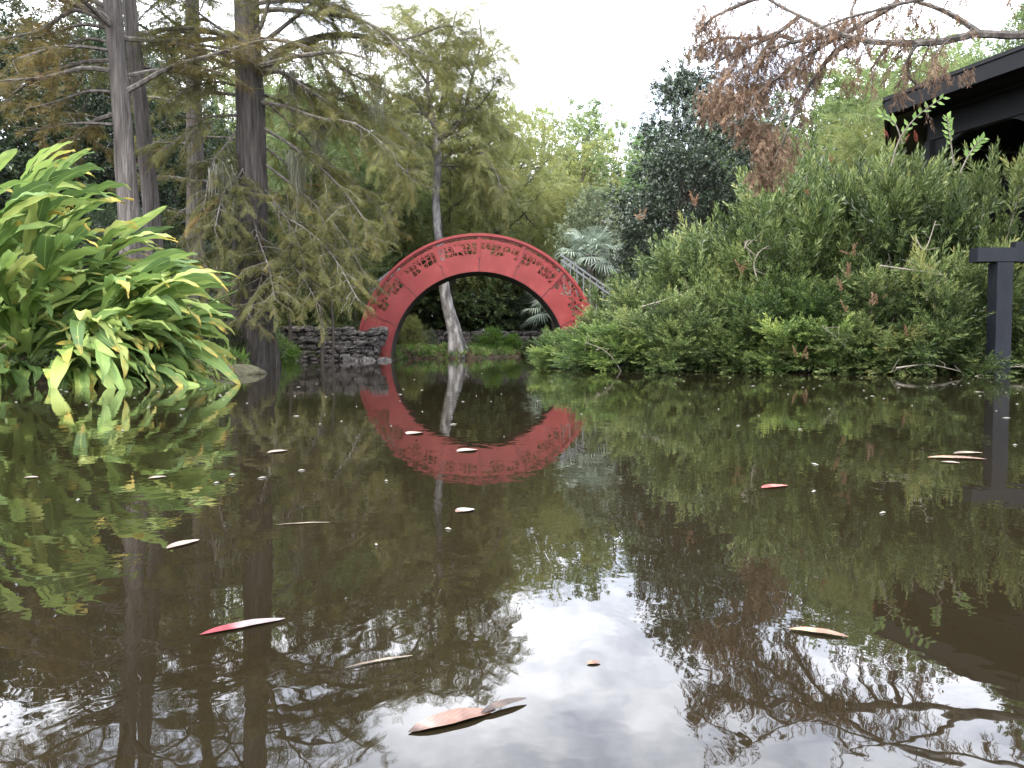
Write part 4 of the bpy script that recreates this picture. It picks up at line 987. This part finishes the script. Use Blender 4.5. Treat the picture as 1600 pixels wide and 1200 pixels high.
for k in range(8):
    e0, e1 = oc(k, RC, hz_), oc(k + 1, RC, hz_); ap = np.array([0, 0, hz_ + 1.15])
    g = Geo(); up = (0, 0, .05)
    g.add([e0, e1, ap, e0 - up, e1 - up, ap - up], T=[(0, 1, 2), (4, 3, 5)], Q=[(0, 3, 4, 1)]); g.build('roof_panel', M['shingle'], gaz)
    g = Geo(); g.obox(oc(k, RC - .04, hz_ - .16), oc(k + 1, RC - .04, hz_ - .16), .04, .20); g.build('fascia', M['black'], gaz)
    g = Geo(); r1, r2 = RC - .1, RC - .75
    g.add([oc(k, r1, hz_ - .3), oc(k + 1, r1, hz_ - .3), oc(k + 1, r2, hz_ - .24), oc(k, r2, hz_ - .24)], Q=[(0, 1, 2, 3)]); g.build('soffit', M['black'], gaz)
    g = Geo(); g.obox(oc(k, RC - .72, hz_ - .47), oc(k + 1, RC - .72, hz_ - .47), .12, .34); g.build('beam', M['black'], gaz)
    pk = oc(k, RC - .72, 0); g = Geo(); g.box(pk[0] - .075, pk[0] + .075, pk[1] - .075, pk[1] + .075, -.2, hz_ - .64); g.build('post', M['black'], gaz)
    for nb in (-1, 1):      # curved brackets
        q = oc(k + nb, RC - .72, 0) - pk; q /= np.linalg.norm(q); pr = []
        nrm = np.cross(q, (0, 0, 1)) * .035; Vv = []; n = 9
        for i in range(n):
            f = i / (n - 1) * math.pi / 2; x_, z_ = .6 * (1 - math.sin(f)), .75 * (1 - math.cos(f))
            inner = pk + q * (.075 + .6 * (1 - math.sin(f)) ) + np.array([0, 0, hz_ - .64 - .75 * (1 - math.sin(math.pi / 2 - f))])
            outer = pk + q * .074 + np.array([0, 0, inner[2]])
            top = pk + q * (.075 + .6 * (1 - math.sin(f))) + np.array([0, 0, hz_ - .64])
            Vv += [inner - nrm, inner + nrm, top - nrm, top + nrm]
        Qb = []
        for i in range(n - 1): b0 = i * 4; Qb += [(b0, b0 + 4, b0 + 6, b0 + 2), (b0 + 1, b0 + 3, b0 + 7, b0 + 5), (b0, b0 + 1, b0 + 5, b0 + 4)]
        g = Geo(); g.add(Vv, Qb); g.build('bracket', M['black'], gaz)
    for zz in (1.35, 2.1):
        g = Geo(); g.obox(oc(k, RC - .72, zz), oc(k + 1, RC - .72, zz), .08, .12); g.build('handrail', M['black'], gaz)
    for q in range(7):
        pa = oc(k, RC - .72, 0) * (1 - (q + .5) / 7) + oc(k + 1, RC - .72, 0) * ((q + .5) / 7)
        g = Geo(); g.box(pa[0] - .02, pa[0] + .02, pa[1] - .02, pa[1] + .02, 1.4, 2.05); g.build('baluster', M['black'], gaz)
g = Geo(); ring = [oc(k, RC - .5, z_) for z_ in (1.05, 1.2) for k in range(8)]
g.add(ring, Q=[(k, (k + 1) % 8, (k + 1) % 8 + 8, k + 8) for k in range(8)] + [(8, 9, 10, 11), (8, 11, 12, 15), (12, 13, 14, 15), (3, 2, 1, 0), (7, 4, 3, 0), (7, 6, 5, 4)]); g.build('deck', M['black'], gaz)

# dark post with crossbeam at the water's edge
M['slate'] = rough_mat('dark_slate_paint', [(.3, (.007, .0085, .011)), (.7, (.013, .015, .019))], 6, (1, 1, .2), rough=.6, bump=.4, spec=.2)
PD = 9.35; px0 = X(1560, PD)
t = empty('railing_post', (px0, PD, 0)); tag(t, 'dark slate post with a thick crossbeam on top at the right waterline', 'post')
g = Geo(); g.box(-.092, .092, -.092, .092, -.6, Z(411, PD)); g.build('post', M['slate'], t)
g = Geo(); g.box(X(1517, PD) - px0, 3.2, -.09, .09, Z(410, PD) + .002, Z(388, PD)); g.build('crossbeam', M['slate'], t)
g = Geo(); g.box(X(1578, PD) - px0, X(1600, PD) - px0 + .1, -.05, .05, Z(388, PD), Z(378, PD)); g.build('cap_block', M['slate'], t)

# ------------------------------------------------------------------ ginger plants
def ginger_mat():
    m, nt, b = mat_new('ginger_leaf'); L = nt.links.new
    uv = nt.nodes.new('ShaderNodeUVMap'); uv.uv_map = 'uv'; sp = nt.nodes.new('ShaderNodeSeparateXYZ'); L(uv.outputs[0], sp.inputs[0])
    oi = nt.nodes.new('ShaderNodeObjectInfo')
    base = ramp(nt, [(0, (.065, .115, .034)), (.3, (.135, .215, .058)), (.6, (.225, .32, .085)), (.9, (.34, .42, .12)), (1, (.41, .44, .14))]); L(oi.outputs['Random'], base.inputs['Fac'])
    # side veins
    ab = nt.nodes.new('ShaderNodeMath'); ab.operation = 'ABSOLUTE'
    sb = nt.nodes.new('ShaderNodeMath'); sb.operation = 'SUBTRACT'; sb.inputs[1].default_value = .5; L(sp.outputs[0], sb.inputs[0]); L(sb.outputs[0], ab.inputs[0])
    mu = nt.nodes.new('ShaderNodeMath'); mu.operation = 'MULTIPLY_ADD'; mu.inputs[1].default_value = -.45; L(ab.outputs[0], mu.inputs[0]); L(sp.outputs[1], mu.inputs[2])
    w = nt.nodes.new('ShaderNodeMath'); w.operation = 'MULTIPLY'; w.inputs[1].default_value = 150; L(mu.outputs[0], w.inputs[0])
    sn = nt.nodes.new('ShaderNodeMath'); sn.operation = 'SINE'; L(w.outputs[0], sn.inputs[0])
    s2 = nt.nodes.new('ShaderNodeMath'); s2.operation = 'MULTIPLY_ADD'; s2.inputs[1].default_value = .09; s2.inputs[2].default_value = 1.0; L(sn.outputs[0], s2.inputs[0])
    hs = nt.nodes.new('ShaderNodeHueSaturation'); L(base.outputs[0], hs.inputs['Color']); L(s2.outputs[0], hs.inputs['Value'])
    # midrib
    mr = ramp(nt, [(.0, (1, 1, 1)), (.035, (0, 0, 0))]); L(ab.outputs[0], mr.inputs['Fac'])
    mx = nt.nodes.new('ShaderNodeMixRGB'); mx.inputs[2].default_value = (.32, .40, .12, 1); L(mr.outputs[0], mx.inputs[0]); L(hs.outputs[0], mx.inputs[1])
    # yellowing and dry tip on some leaves
    nz = nt.nodes.new('ShaderNodeTexNoise'); nz.inputs['Scale'].default_value = 5; tc = nt.nodes.new('ShaderNodeTexCoord'); L(tc.outputs['Object'], nz.inputs['Vector'])
    r17 = nt.nodes.new('ShaderNodeMath'); r17.operation = 'MULTIPLY'; r17.inputs[1].default_value = 17.3; L(oi.outputs['Random'], r17.inputs[0])
    fr = nt.nodes.new('ShaderNodeMath'); fr.operation = 'FRACT'; L(r17.outputs[0], fr.inputs[0])
    sm = nt.nodes.new('ShaderNodeMath'); sm.operation = 'ADD'; L(sp.outputs[1], sm.inputs[0]); L(nz.outputs['Fac'], sm.inputs[1])
    s3 = nt.nodes.new('ShaderNodeMath'); s3.operation = 'MULTIPLY_ADD'; s3.inputs[1].default_value = .55; L(fr.outputs[0], s3.inputs[0]); L(sm.outputs[0], s3.inputs[2])
    ry = ramp(nt, [(.0, (0, 0, 0)), (1, (1, 1, 1))]); ry.color_ramp.elements[0].position = .82; ry.color_ramp.elements[1].position = .93
    s4 = nt.nodes.new('ShaderNodeMath'); s4.operation = 'MULTIPLY'; s4.inputs[1].default_value = .47; L(s3.outputs[0], s4.inputs[0]); L(s4.outputs[0], ry.inputs['Fac'])
    m2 = nt.nodes.new('ShaderNodeMixRGB'); m2.inputs[2].default_value = (.52, .38, .08, 1); L(ry.outputs[0], m2.inputs[0]); L(mx.outputs[0], m2.inputs[1])
    rb = ramp(nt, [(.0, (0, 0, 0)), (1, (1, 1, 1))]); rb.color_ramp.elements[0].position = .95; rb.color_ramp.elements[1].position = .99; L(s4.outputs[0], rb.inputs['Fac'])
    m3 = nt.nodes.new('ShaderNodeMixRGB'); m3.inputs[2].default_value = (.22, .12, .05, 1); L(rb.outputs[0], m3.inputs[0]); L(m2.outputs[0], m3.inputs[1])
    L(m3.outputs[0], b.inputs['Base Color']); b.inputs['Roughness'].default_value = .5; b.inputs['Specular IOR Level'].default_value = .3
    bp = nt.nodes.new('ShaderNodeBump'); bp.inputs['Distance'].default_value = .002; bp.inputs['Strength'].default_value = .6; L(sn.outputs[0], bp.inputs['Height']); L(bp.outputs[0], b.inputs['Normal'])
    tr = nt.nodes.new('ShaderNodeBsdfTranslucent'); L(m3.outputs[0], tr.inputs['Color'])
    mix = nt.nodes.new('ShaderNodeMixShader'); mix.inputs[0].default_value = .35; L(b.outputs[0], mix.inputs[1]); L(tr.outputs[0], mix.inputs[2])
    L(mix.outputs[0], nt.nodes['Material Output'].inputs['Surface'])
    return m
M['ginger'] = ginger_mat()
M['cane'] = rough_mat('green_cane', [(.3, (.07, .12, .03)), (.7, (.13, .19, .05))], 4, rough=.5, bump=.1)
def ginger_leaf(seed):
    """unit-length leaf along +Y, normal +Z, drooping at the tip"""
    r = np.random.default_rng(seed); n = 14; V, uv = [], []
    droop = r.uniform(.2, 1.15); twist = r.normal(0, .5); fold = r.uniform(.15, .8); W = r.uniform(.062, .088); wavy = r.uniform(.01, .03); ph = r.uniform(0, 6); side = r.normal(0, .12)
    p = np.zeros(3); e = .15
    for i in range(n):
        f = i / (n - 1)
        w = W * (math.sin(math.pi * min(1, f ** .8 * 1.0)) ** .75 if 0 < f < 1 else 0.0) + (.006 if f < 1 else 0)
        tw = twist * f
        fo = fold * (1 - .6 * f) + .08 * math.sin(f * 9 + ph)
        for s_ in (-1, -.5, 0, .5, 1):
            lx = s_ * w * math.cos(fo); lz = abs(s_) * w * math.sin(fo) + wavy * math.sin(f * 22 + ph + s_ * 2) * abs(s_)
            V.append(p + np.array([lx * math.cos(tw) + lz * math.sin(tw), -lz * math.sin(e) * .5, -lx * math.sin(tw) + lz * math.cos(tw)])); uv.append((.5 + s_ * .5, f))
        p = p + np.array([side * f, math.cos(e), math.sin(e)]) / (n - 1); e -= droop * 1.7 / (n - 1) * (.4 + 1.2 * f)
    Q = [(i * 5 + j, i * 5 + j + 1, (i + 1) * 5 + j + 1, (i + 1) * 5 + j) for i in range(n - 1) for j in range(4)]
    return mesh_from('leaf', np.array(V), np.array(Q), M['ginger'], smooth=True, uv=np.array(uv))
GL = [ginger_leaf(200 + i) for i in range(14)]
gr = np.random.default_rng(88)
def orient(y, nrm):
    y = np.array(y, float); y /= np.linalg.norm(y); x = np.cross(y, nrm); x /= np.linalg.norm(x) + 1e-9; z = np.cross(x, y)
    return Matrix(((x[0], y[0], z[0]), (x[1], y[1], z[1]), (x[2], y[2], z[2])))
def ginger_cane(t, o3, bx, by, az, el, L_, bend, nleaf, llen, t0=.25):
    pts = limb_path((bx - o3[0], by - o3[1], -.05), az, el, L_, bend, gr, 10, .03)
    g = Geo(); g.tube(pts, np.linspace(.017, .006, 10), 6, cap=False); g.build('cane', M['cane'], t)
    for k in range(nleaf):
        f = t0 + (1 - t0) * (k + .5) / nleaf
        p, d = along(pts, min(f, .999))
        h = np.cross(d, (0, 0, 1)); h /= np.linalg.norm(h) + 1e-9
        side = 1 if k % 2 else -1
        spread = .45 * (1 - f) + .25
        y = d * 1.0 + h * side * spread * gr.uniform(.5, 1.2) + np.array([.35, 0, -.15 * (1 - f) + gr.normal(0, .16)])
        nrm = np.array([0, 0, 1.0]) + h * side * .35 + gr.normal(0, .3, 3) - d * .3
        yn = y / np.linalg.norm(y); tip_ = p + np.array([o3[0], o3[1], 0]) + yn * llen * .9
        if tip_[0] > -.345 * tip_[1]: continue
        o = obj('leaf', GL[gr.integers(len(GL))], t, loc=tuple(p)); q = orient(y, nrm).to_quaternion()
        o.rotation_mode = 'QUATERNION'; o.rotation_quaternion = q
        s_ = llen * gr.uniform(.75, 1.12) * (1.0 if f < .9 else .85); o.scale = (s_ * gr.uniform(.85, 1.15), s_, s_)
canes = []
for n_, e0, e1, L0, L1, x0, x1, a0, a1, b0, b1 in [(14, .45, .8, .95, 1.3, -4.5, -3.8, -1.2, .2, 1.5, 2.3), (13, .6, .95, 1.2, 1.55, -4.5, -3.95, -1.0, .3, .9, 1.5), (11, .8, 1.1, 1.45, 1.75, -4.6, -4.0, -1.1, .4, .6, 1.0), (9, 1.0, 1.35, 1.5, 1.75, -5.3, -4.6, -1.4, .6, .4, .9), (9, 1.15, 1.5, 1.95, 2.25, -5.5, -4.85, -.9, .3, .2, .5), (8, .5, 1.1, .9, 1.4, -5.5, -4.7, -1.7, -.9, 1.2, 2.0)]:
    canes.append([(gr.uniform(x0, x1), gr.uniform(7.3, 8.3), gr.uniform(a0, a1), gr.uniform(e0, e1), gr.uniform(L0, L1), gr.uniform(b0, b1)) for _ in range(n_)])
where = ['lowest ginger plant with leaves drooping into the water at the right of the clump', 'ginger plant spreading sideways over the pond with long yellow-tipped leaves', 'ginger plant in the middle of the clump arching outwards', 'upright ginger plant at the back of the clump', 'tallest ginger plant with big leaves at the left edge of the picture', 'ginger plant leaning forward at the lower left edge of the picture']
for i, cs in enumerate(canes):
    o3 = np.mean([c[:2] for c in cs], 0)
    t = empty('ginger_plant', (o3[0], o3[1], 0)); tag(t, where[i], 'plant', 'shell ginger plants at the left waterline')
    for c in cs: ginger_cane(t, o3, *c, 13, .78, t0=.12)

# ------------------------------------------------------------------ floating leaves and flecks
def float_mat(name, c1, c2, split=.5, c3=None):
    m, nt, b = mat_new(name); L = nt.links.new
    uv = nt.nodes.new('ShaderNodeUVMap'); uv.uv_map = 'uv'; sp = nt.nodes.new('ShaderNodeSeparateXYZ'); L(uv.outputs[0], sp.inputs[0])
    nz = nt.nodes.new('ShaderNodeTexNoise'); nz.inputs['Scale'].default_value = 30; tc = nt.nodes.new('ShaderNodeTexCoord'); L(tc.outputs['Object'], nz.inputs['Vector'])
    ad = nt.nodes.new('ShaderNodeMath'); ad.operation = 'MULTIPLY_ADD'; ad.inputs[1].default_value = .25; L(nz.outputs['Fac'], ad.inputs[0]); L(sp.outputs[1], ad.inputs[2])
    r = ramp(nt, [(max(split + .06, 0), c1), (min(split + .22, 1), c2)] + ([(min(split + .5, 1), c3)] if c3 else [])); L(ad.outputs[0], r.inputs['Fac']); L(r.outputs[0], b.inputs['Base Color'])
    ab = nt.nodes.new('ShaderNodeMath'); ab.operation = 'SUBTRACT'; ab.inputs[1].default_value = .5; L(sp.outputs[0], ab.inputs[0])
    a2 = nt.nodes.new('ShaderNodeMath'); a2.operation = 'ABSOLUTE'; L(ab.outputs[0], a2.inputs[0])
    a3 = nt.nodes.new('ShaderNodeMath'); a3.operation = 'MULTIPLY_ADD'; a3.inputs[1].default_value = -.5; L(a2.outputs[0], a3.inputs[0]); L(sp.outputs[1], a3.inputs[2])
    a4 = nt.nodes.new('ShaderNodeMath'); a4.operation = 'MULTIPLY'; a4.inputs[1].default_value = 60; L(a3.outputs[0], a4.inputs[0])
    a5 = nt.nodes.new('ShaderNodeMath'); a5.operation = 'SINE'; L(a4.outputs[0], a5.inputs[0])
    n2 = nt.nodes.new('ShaderNodeTexNoise'); n2.inputs['Scale'].default_value = 55; n2.inputs['Detail'].default_value = 5; L(tc.outputs['Object'], n2.inputs['Vector'])
    a6 = nt.nodes.new('ShaderNodeMath'); a6.operation = 'MULTIPLY_ADD'; a6.inputs[1].default_value = .05; L(a5.outputs[0], a6.inputs[0]); L(n2.outputs['Fac'], a6.inputs[2])
    hs = nt.nodes.new('ShaderNodeHueSaturation'); mr = nt.nodes.new('ShaderNodeMapRange'); mr.inputs['From Min'].default_value = .3; mr.inputs['From Max'].default_value = .75; mr.inputs['To Min'].default_value = .55; mr.inputs['To Max'].default_value = 1.25
    L(a6.outputs[0], mr.inputs['Value']); L(mr.outputs[0], hs.inputs['Value']); L(r.outputs[0], hs.inputs['Color']); L(hs.outputs[0], b.inputs['Base Color'])
    bp = nt.nodes.new('ShaderNodeBump'); bp.inputs['Distance'].default_value = .003; L(a6.outputs[0], bp.inputs['Height']); L(bp.outputs[0], b.inputs['Normal'])
    b.inputs['Roughness'].default_value = .5
    return m
def leaf_float(name, label, a, b_, wid, mat, arch=.02, cat='leaf', group=None, curl=.25):
    """floating leaf between two photo pixels on the water"""
    def W(px, py):
        u, v = (px - 800) / FPX, (600 - py) / FPX; dy = cP + v * sP; dz = -sP + v * cP; t = -CAMZ / dz; return np.array([u * t, dy * t, 0])
    A_, B_ = W(*a), W(*b_); d = B_ - A_; L_ = np.linalg.norm(d); d /= L_; s_ = np.array([-d[1], d[0], 0]); n = 12; V, uv = [], []
    for i in range(n):
        f = i / (n - 1); w = wid * L_ * (math.sin(math.pi * min(max(f, .0), 1)) ** .7 if 0 < f < 1 else 0) / 2 + .0008
        for k in (-1, -.5, 0, .5, 1):
            z = .0012 + .16 * arch * L_ * math.sin(f * math.pi * 2.3) ** 2 + curl * .5 * w * k * k
            V.append(d * L_ * f + s_ * (w * k + .05 * L_ * math.sin(f * 3)) + (0, 0, z)); uv.append((.5 + k / 2, f))
    Q = [(i * 5 + j, i * 5 + j + 1, (i + 1) * 5 + j + 1, (i + 1) * 5 + j) for i in range(n - 1) for j in range(4)]
    o = obj(name, mesh_from(name, np.array(V), np.array(Q), mat, smooth=True, uv=np.array(uv)), loc=tuple(A_))
    tag(o, label, cat, group); return o
FM = {'pink': float_mat('pinkish_brown_leaf', (.055, .03, .02), (.24, .145, .115), .12, (.15, .075, .05)), 'redwhite': float_mat('red_and_white_leaf', (.17, .008, .012), (.20, .155, .15), .42), 'orange': float_mat('orange_leaf', (.30, .17, .09), (.17, .085, .05), .4),
      'pale': float_mat('pale_straw_leaf', (.17, .12, .09), (.22, .17, .135), .3), 'brownwhite': float_mat('brown_white_leaf', (.11, .05, .025), (.27, .25, .23), .35), 'red': float_mat('bright_red_leaf', (.28, .03, .02), (.28, .09, .06), .5), 'straw': float_mat('straw', (.11, .075, .045), (.19, .15, .10), .4)}
FM['dark'] = float_mat('dark_curled_leaf', (.03, .018, .012), (.075, .045, .03), .3, (.04, .025, .018))
GFL = 'fallen leaves floating on the pond'
bigleaf = leaf_float('floating_leaf', 'large curled pinkish-brown leaf floating near the bottom of the picture', (638, 1146), (775, 1112), .27, FM['pink'], .05, group=GFL, curl=.35)
stalk_ = leaf_float('stalk', '', (752, 1119), (823, 1096), .20, FM['dark'], .03, curl=.5)
for q in (stalk_,):
    for kk in ('label', 'category'):
        if kk in q: del q[kk]
    q.location = tuple(np.array(q.location) - np.array(bigleaf.location) + (0, 0, .002)); q.parent = bigleaf
leaf_float('floating_leaf', 'long leaf, red at one end and whitish at the other, floating by itself', (312, 993), (446, 968), .20, FM['redwhite'], .03, group=GFL)
leaf_float('floating_leaf', 'peach-orange leaf floating beside the mirrored gazebo', (1232, 984), (1326, 997), .22, FM['orange'], .05, group=GFL, curl=.5)
leaf_float('floating_leaf', 'pale tan leaf floating by the reflection of the ginger plants', (260, 858), (312, 844), .35, FM['pale'], .03, group=GFL)
leaf_float('floating_leaf', 'oval leaf half brown and half white below the mirrored arch', (712, 801), (741, 796), .7, FM['brownwhite'], .02, group=GFL)
leaf_float('floating_leaf', 'small red leaf floating under the mirrored thicket', (1190, 763), (1231, 759), .4, FM['red'], .03, group=GFL)
leaf_float('floating_leaf', 'tiny reddish leaf floating on the mirrored clouds', (917, 1038), (938, 1036), .5, FM['orange'], .03, group=GFL)
leaf_float('floating_leaf', 'pale leaf floating in the middle of the mirrored arch band', (714, 706), (746, 703), .7, FM['pale'], .02, group=GFL)
leaf_float('floating_leaf', 'pale leaf on the lower left of the mirrored arch', (636, 679), (660, 676), .8, FM['pale'], .02, group=GFL)
leaf_float('floating_leaf', 'tan sliver floating right of the mirrored cypress trunk', (418, 708), (450, 704), .5, FM['pale'], .02, group=GFL)
leaf_float('floating_leaf', 'flat pink leaf floating on the mirrored ginger', (232, 748), (260, 745), .6, FM['pale'], .02, group=GFL)
leaf_float('floating_leaf', 'tan leaf at the left edge over the mirrored ginger', (36, 747), (60, 746), .6, FM['pale'], .02, group=GFL)
leaf_float('floating_twig', 'straw-coloured twig floating left of the mirrored clouds', (540, 1045), (645, 1026), .05, FM['straw'], .02, cat='twig')
leaf_float('floating_twig', 'thin straw floating to the left of the mirrored arch', (430, 821), (516, 817), .06, FM['straw'], .02, cat='twig')
leaf_float('floating_twig', 'longest orange dry twig of the litter floating before the dark post', (1448, 715), (1542, 718), .3, FM['orange'], .02, cat='twig')
leaf_float('floating_twig', 'short dry twig floating just beyond the orange twig', (1490, 709), (1536, 708), .4, FM['straw'], .02, cat='twig')
leaf_float('floating_twig', 'pale crooked twig nearest the camera in the floating litter', (1470, 722), (1500, 724), .5, FM['pale'], .02, cat='twig')
pr = np.random.default_rng(123)
fm = []
for s_ in range(4):
    a = np.linspace(0, 2 * math.pi, 7)[:-1]; rr_ = pr.uniform(.7, 1.2, 6)
    fm.append(mesh_from('fleck', np.array([(0, 0, .35)] + [(math.cos(t) * q, math.sin(t) * q * .7, 0) for t, q in zip(a, rr_)]), np.array([(0, 1 + i, 1 + (i + 1) % 6) for i in range(6)]), FM['pale']))
m, nt, b = mat_new('pale_fleck'); b.inputs['Base Color'].default_value = (.15, .135, .11, 1); b.inputs['Roughness'].default_value = .5; FLK = m
cnt = 0
while cnt < 120:
    py = 568 + 60 * pr.random() ** .8 * (1 + 4.5 * pr.random() ** 4.5); px = pr.uniform(-20, 1620)
    u, v = (px - 800) / FPX, (600 - py) / FPX; dy = cP + v * sP; dz = -sP + v * cP; t = -CAMZ / dz; x, y = u * t, dy * t
    if float(pond_sd(np.array([x]), np.array([y]))[0]) > -.25: continue
    s_ = pr.uniform(.002, .0055) * (1 + y * .17); lab = 'tiny pale fleck floating on the pond surface'
    o = obj('floating_fleck', fm[cnt % 4], loc=(x, y, .0015), rot=(0, 0, pr.uniform(0, 6)), scale=(s_ * pr.uniform(1, 2.6), s_, .003 / .35), mat=FLK); tag(o, lab, 'fleck', 'pale flecks floating on the pond'); cnt += 1
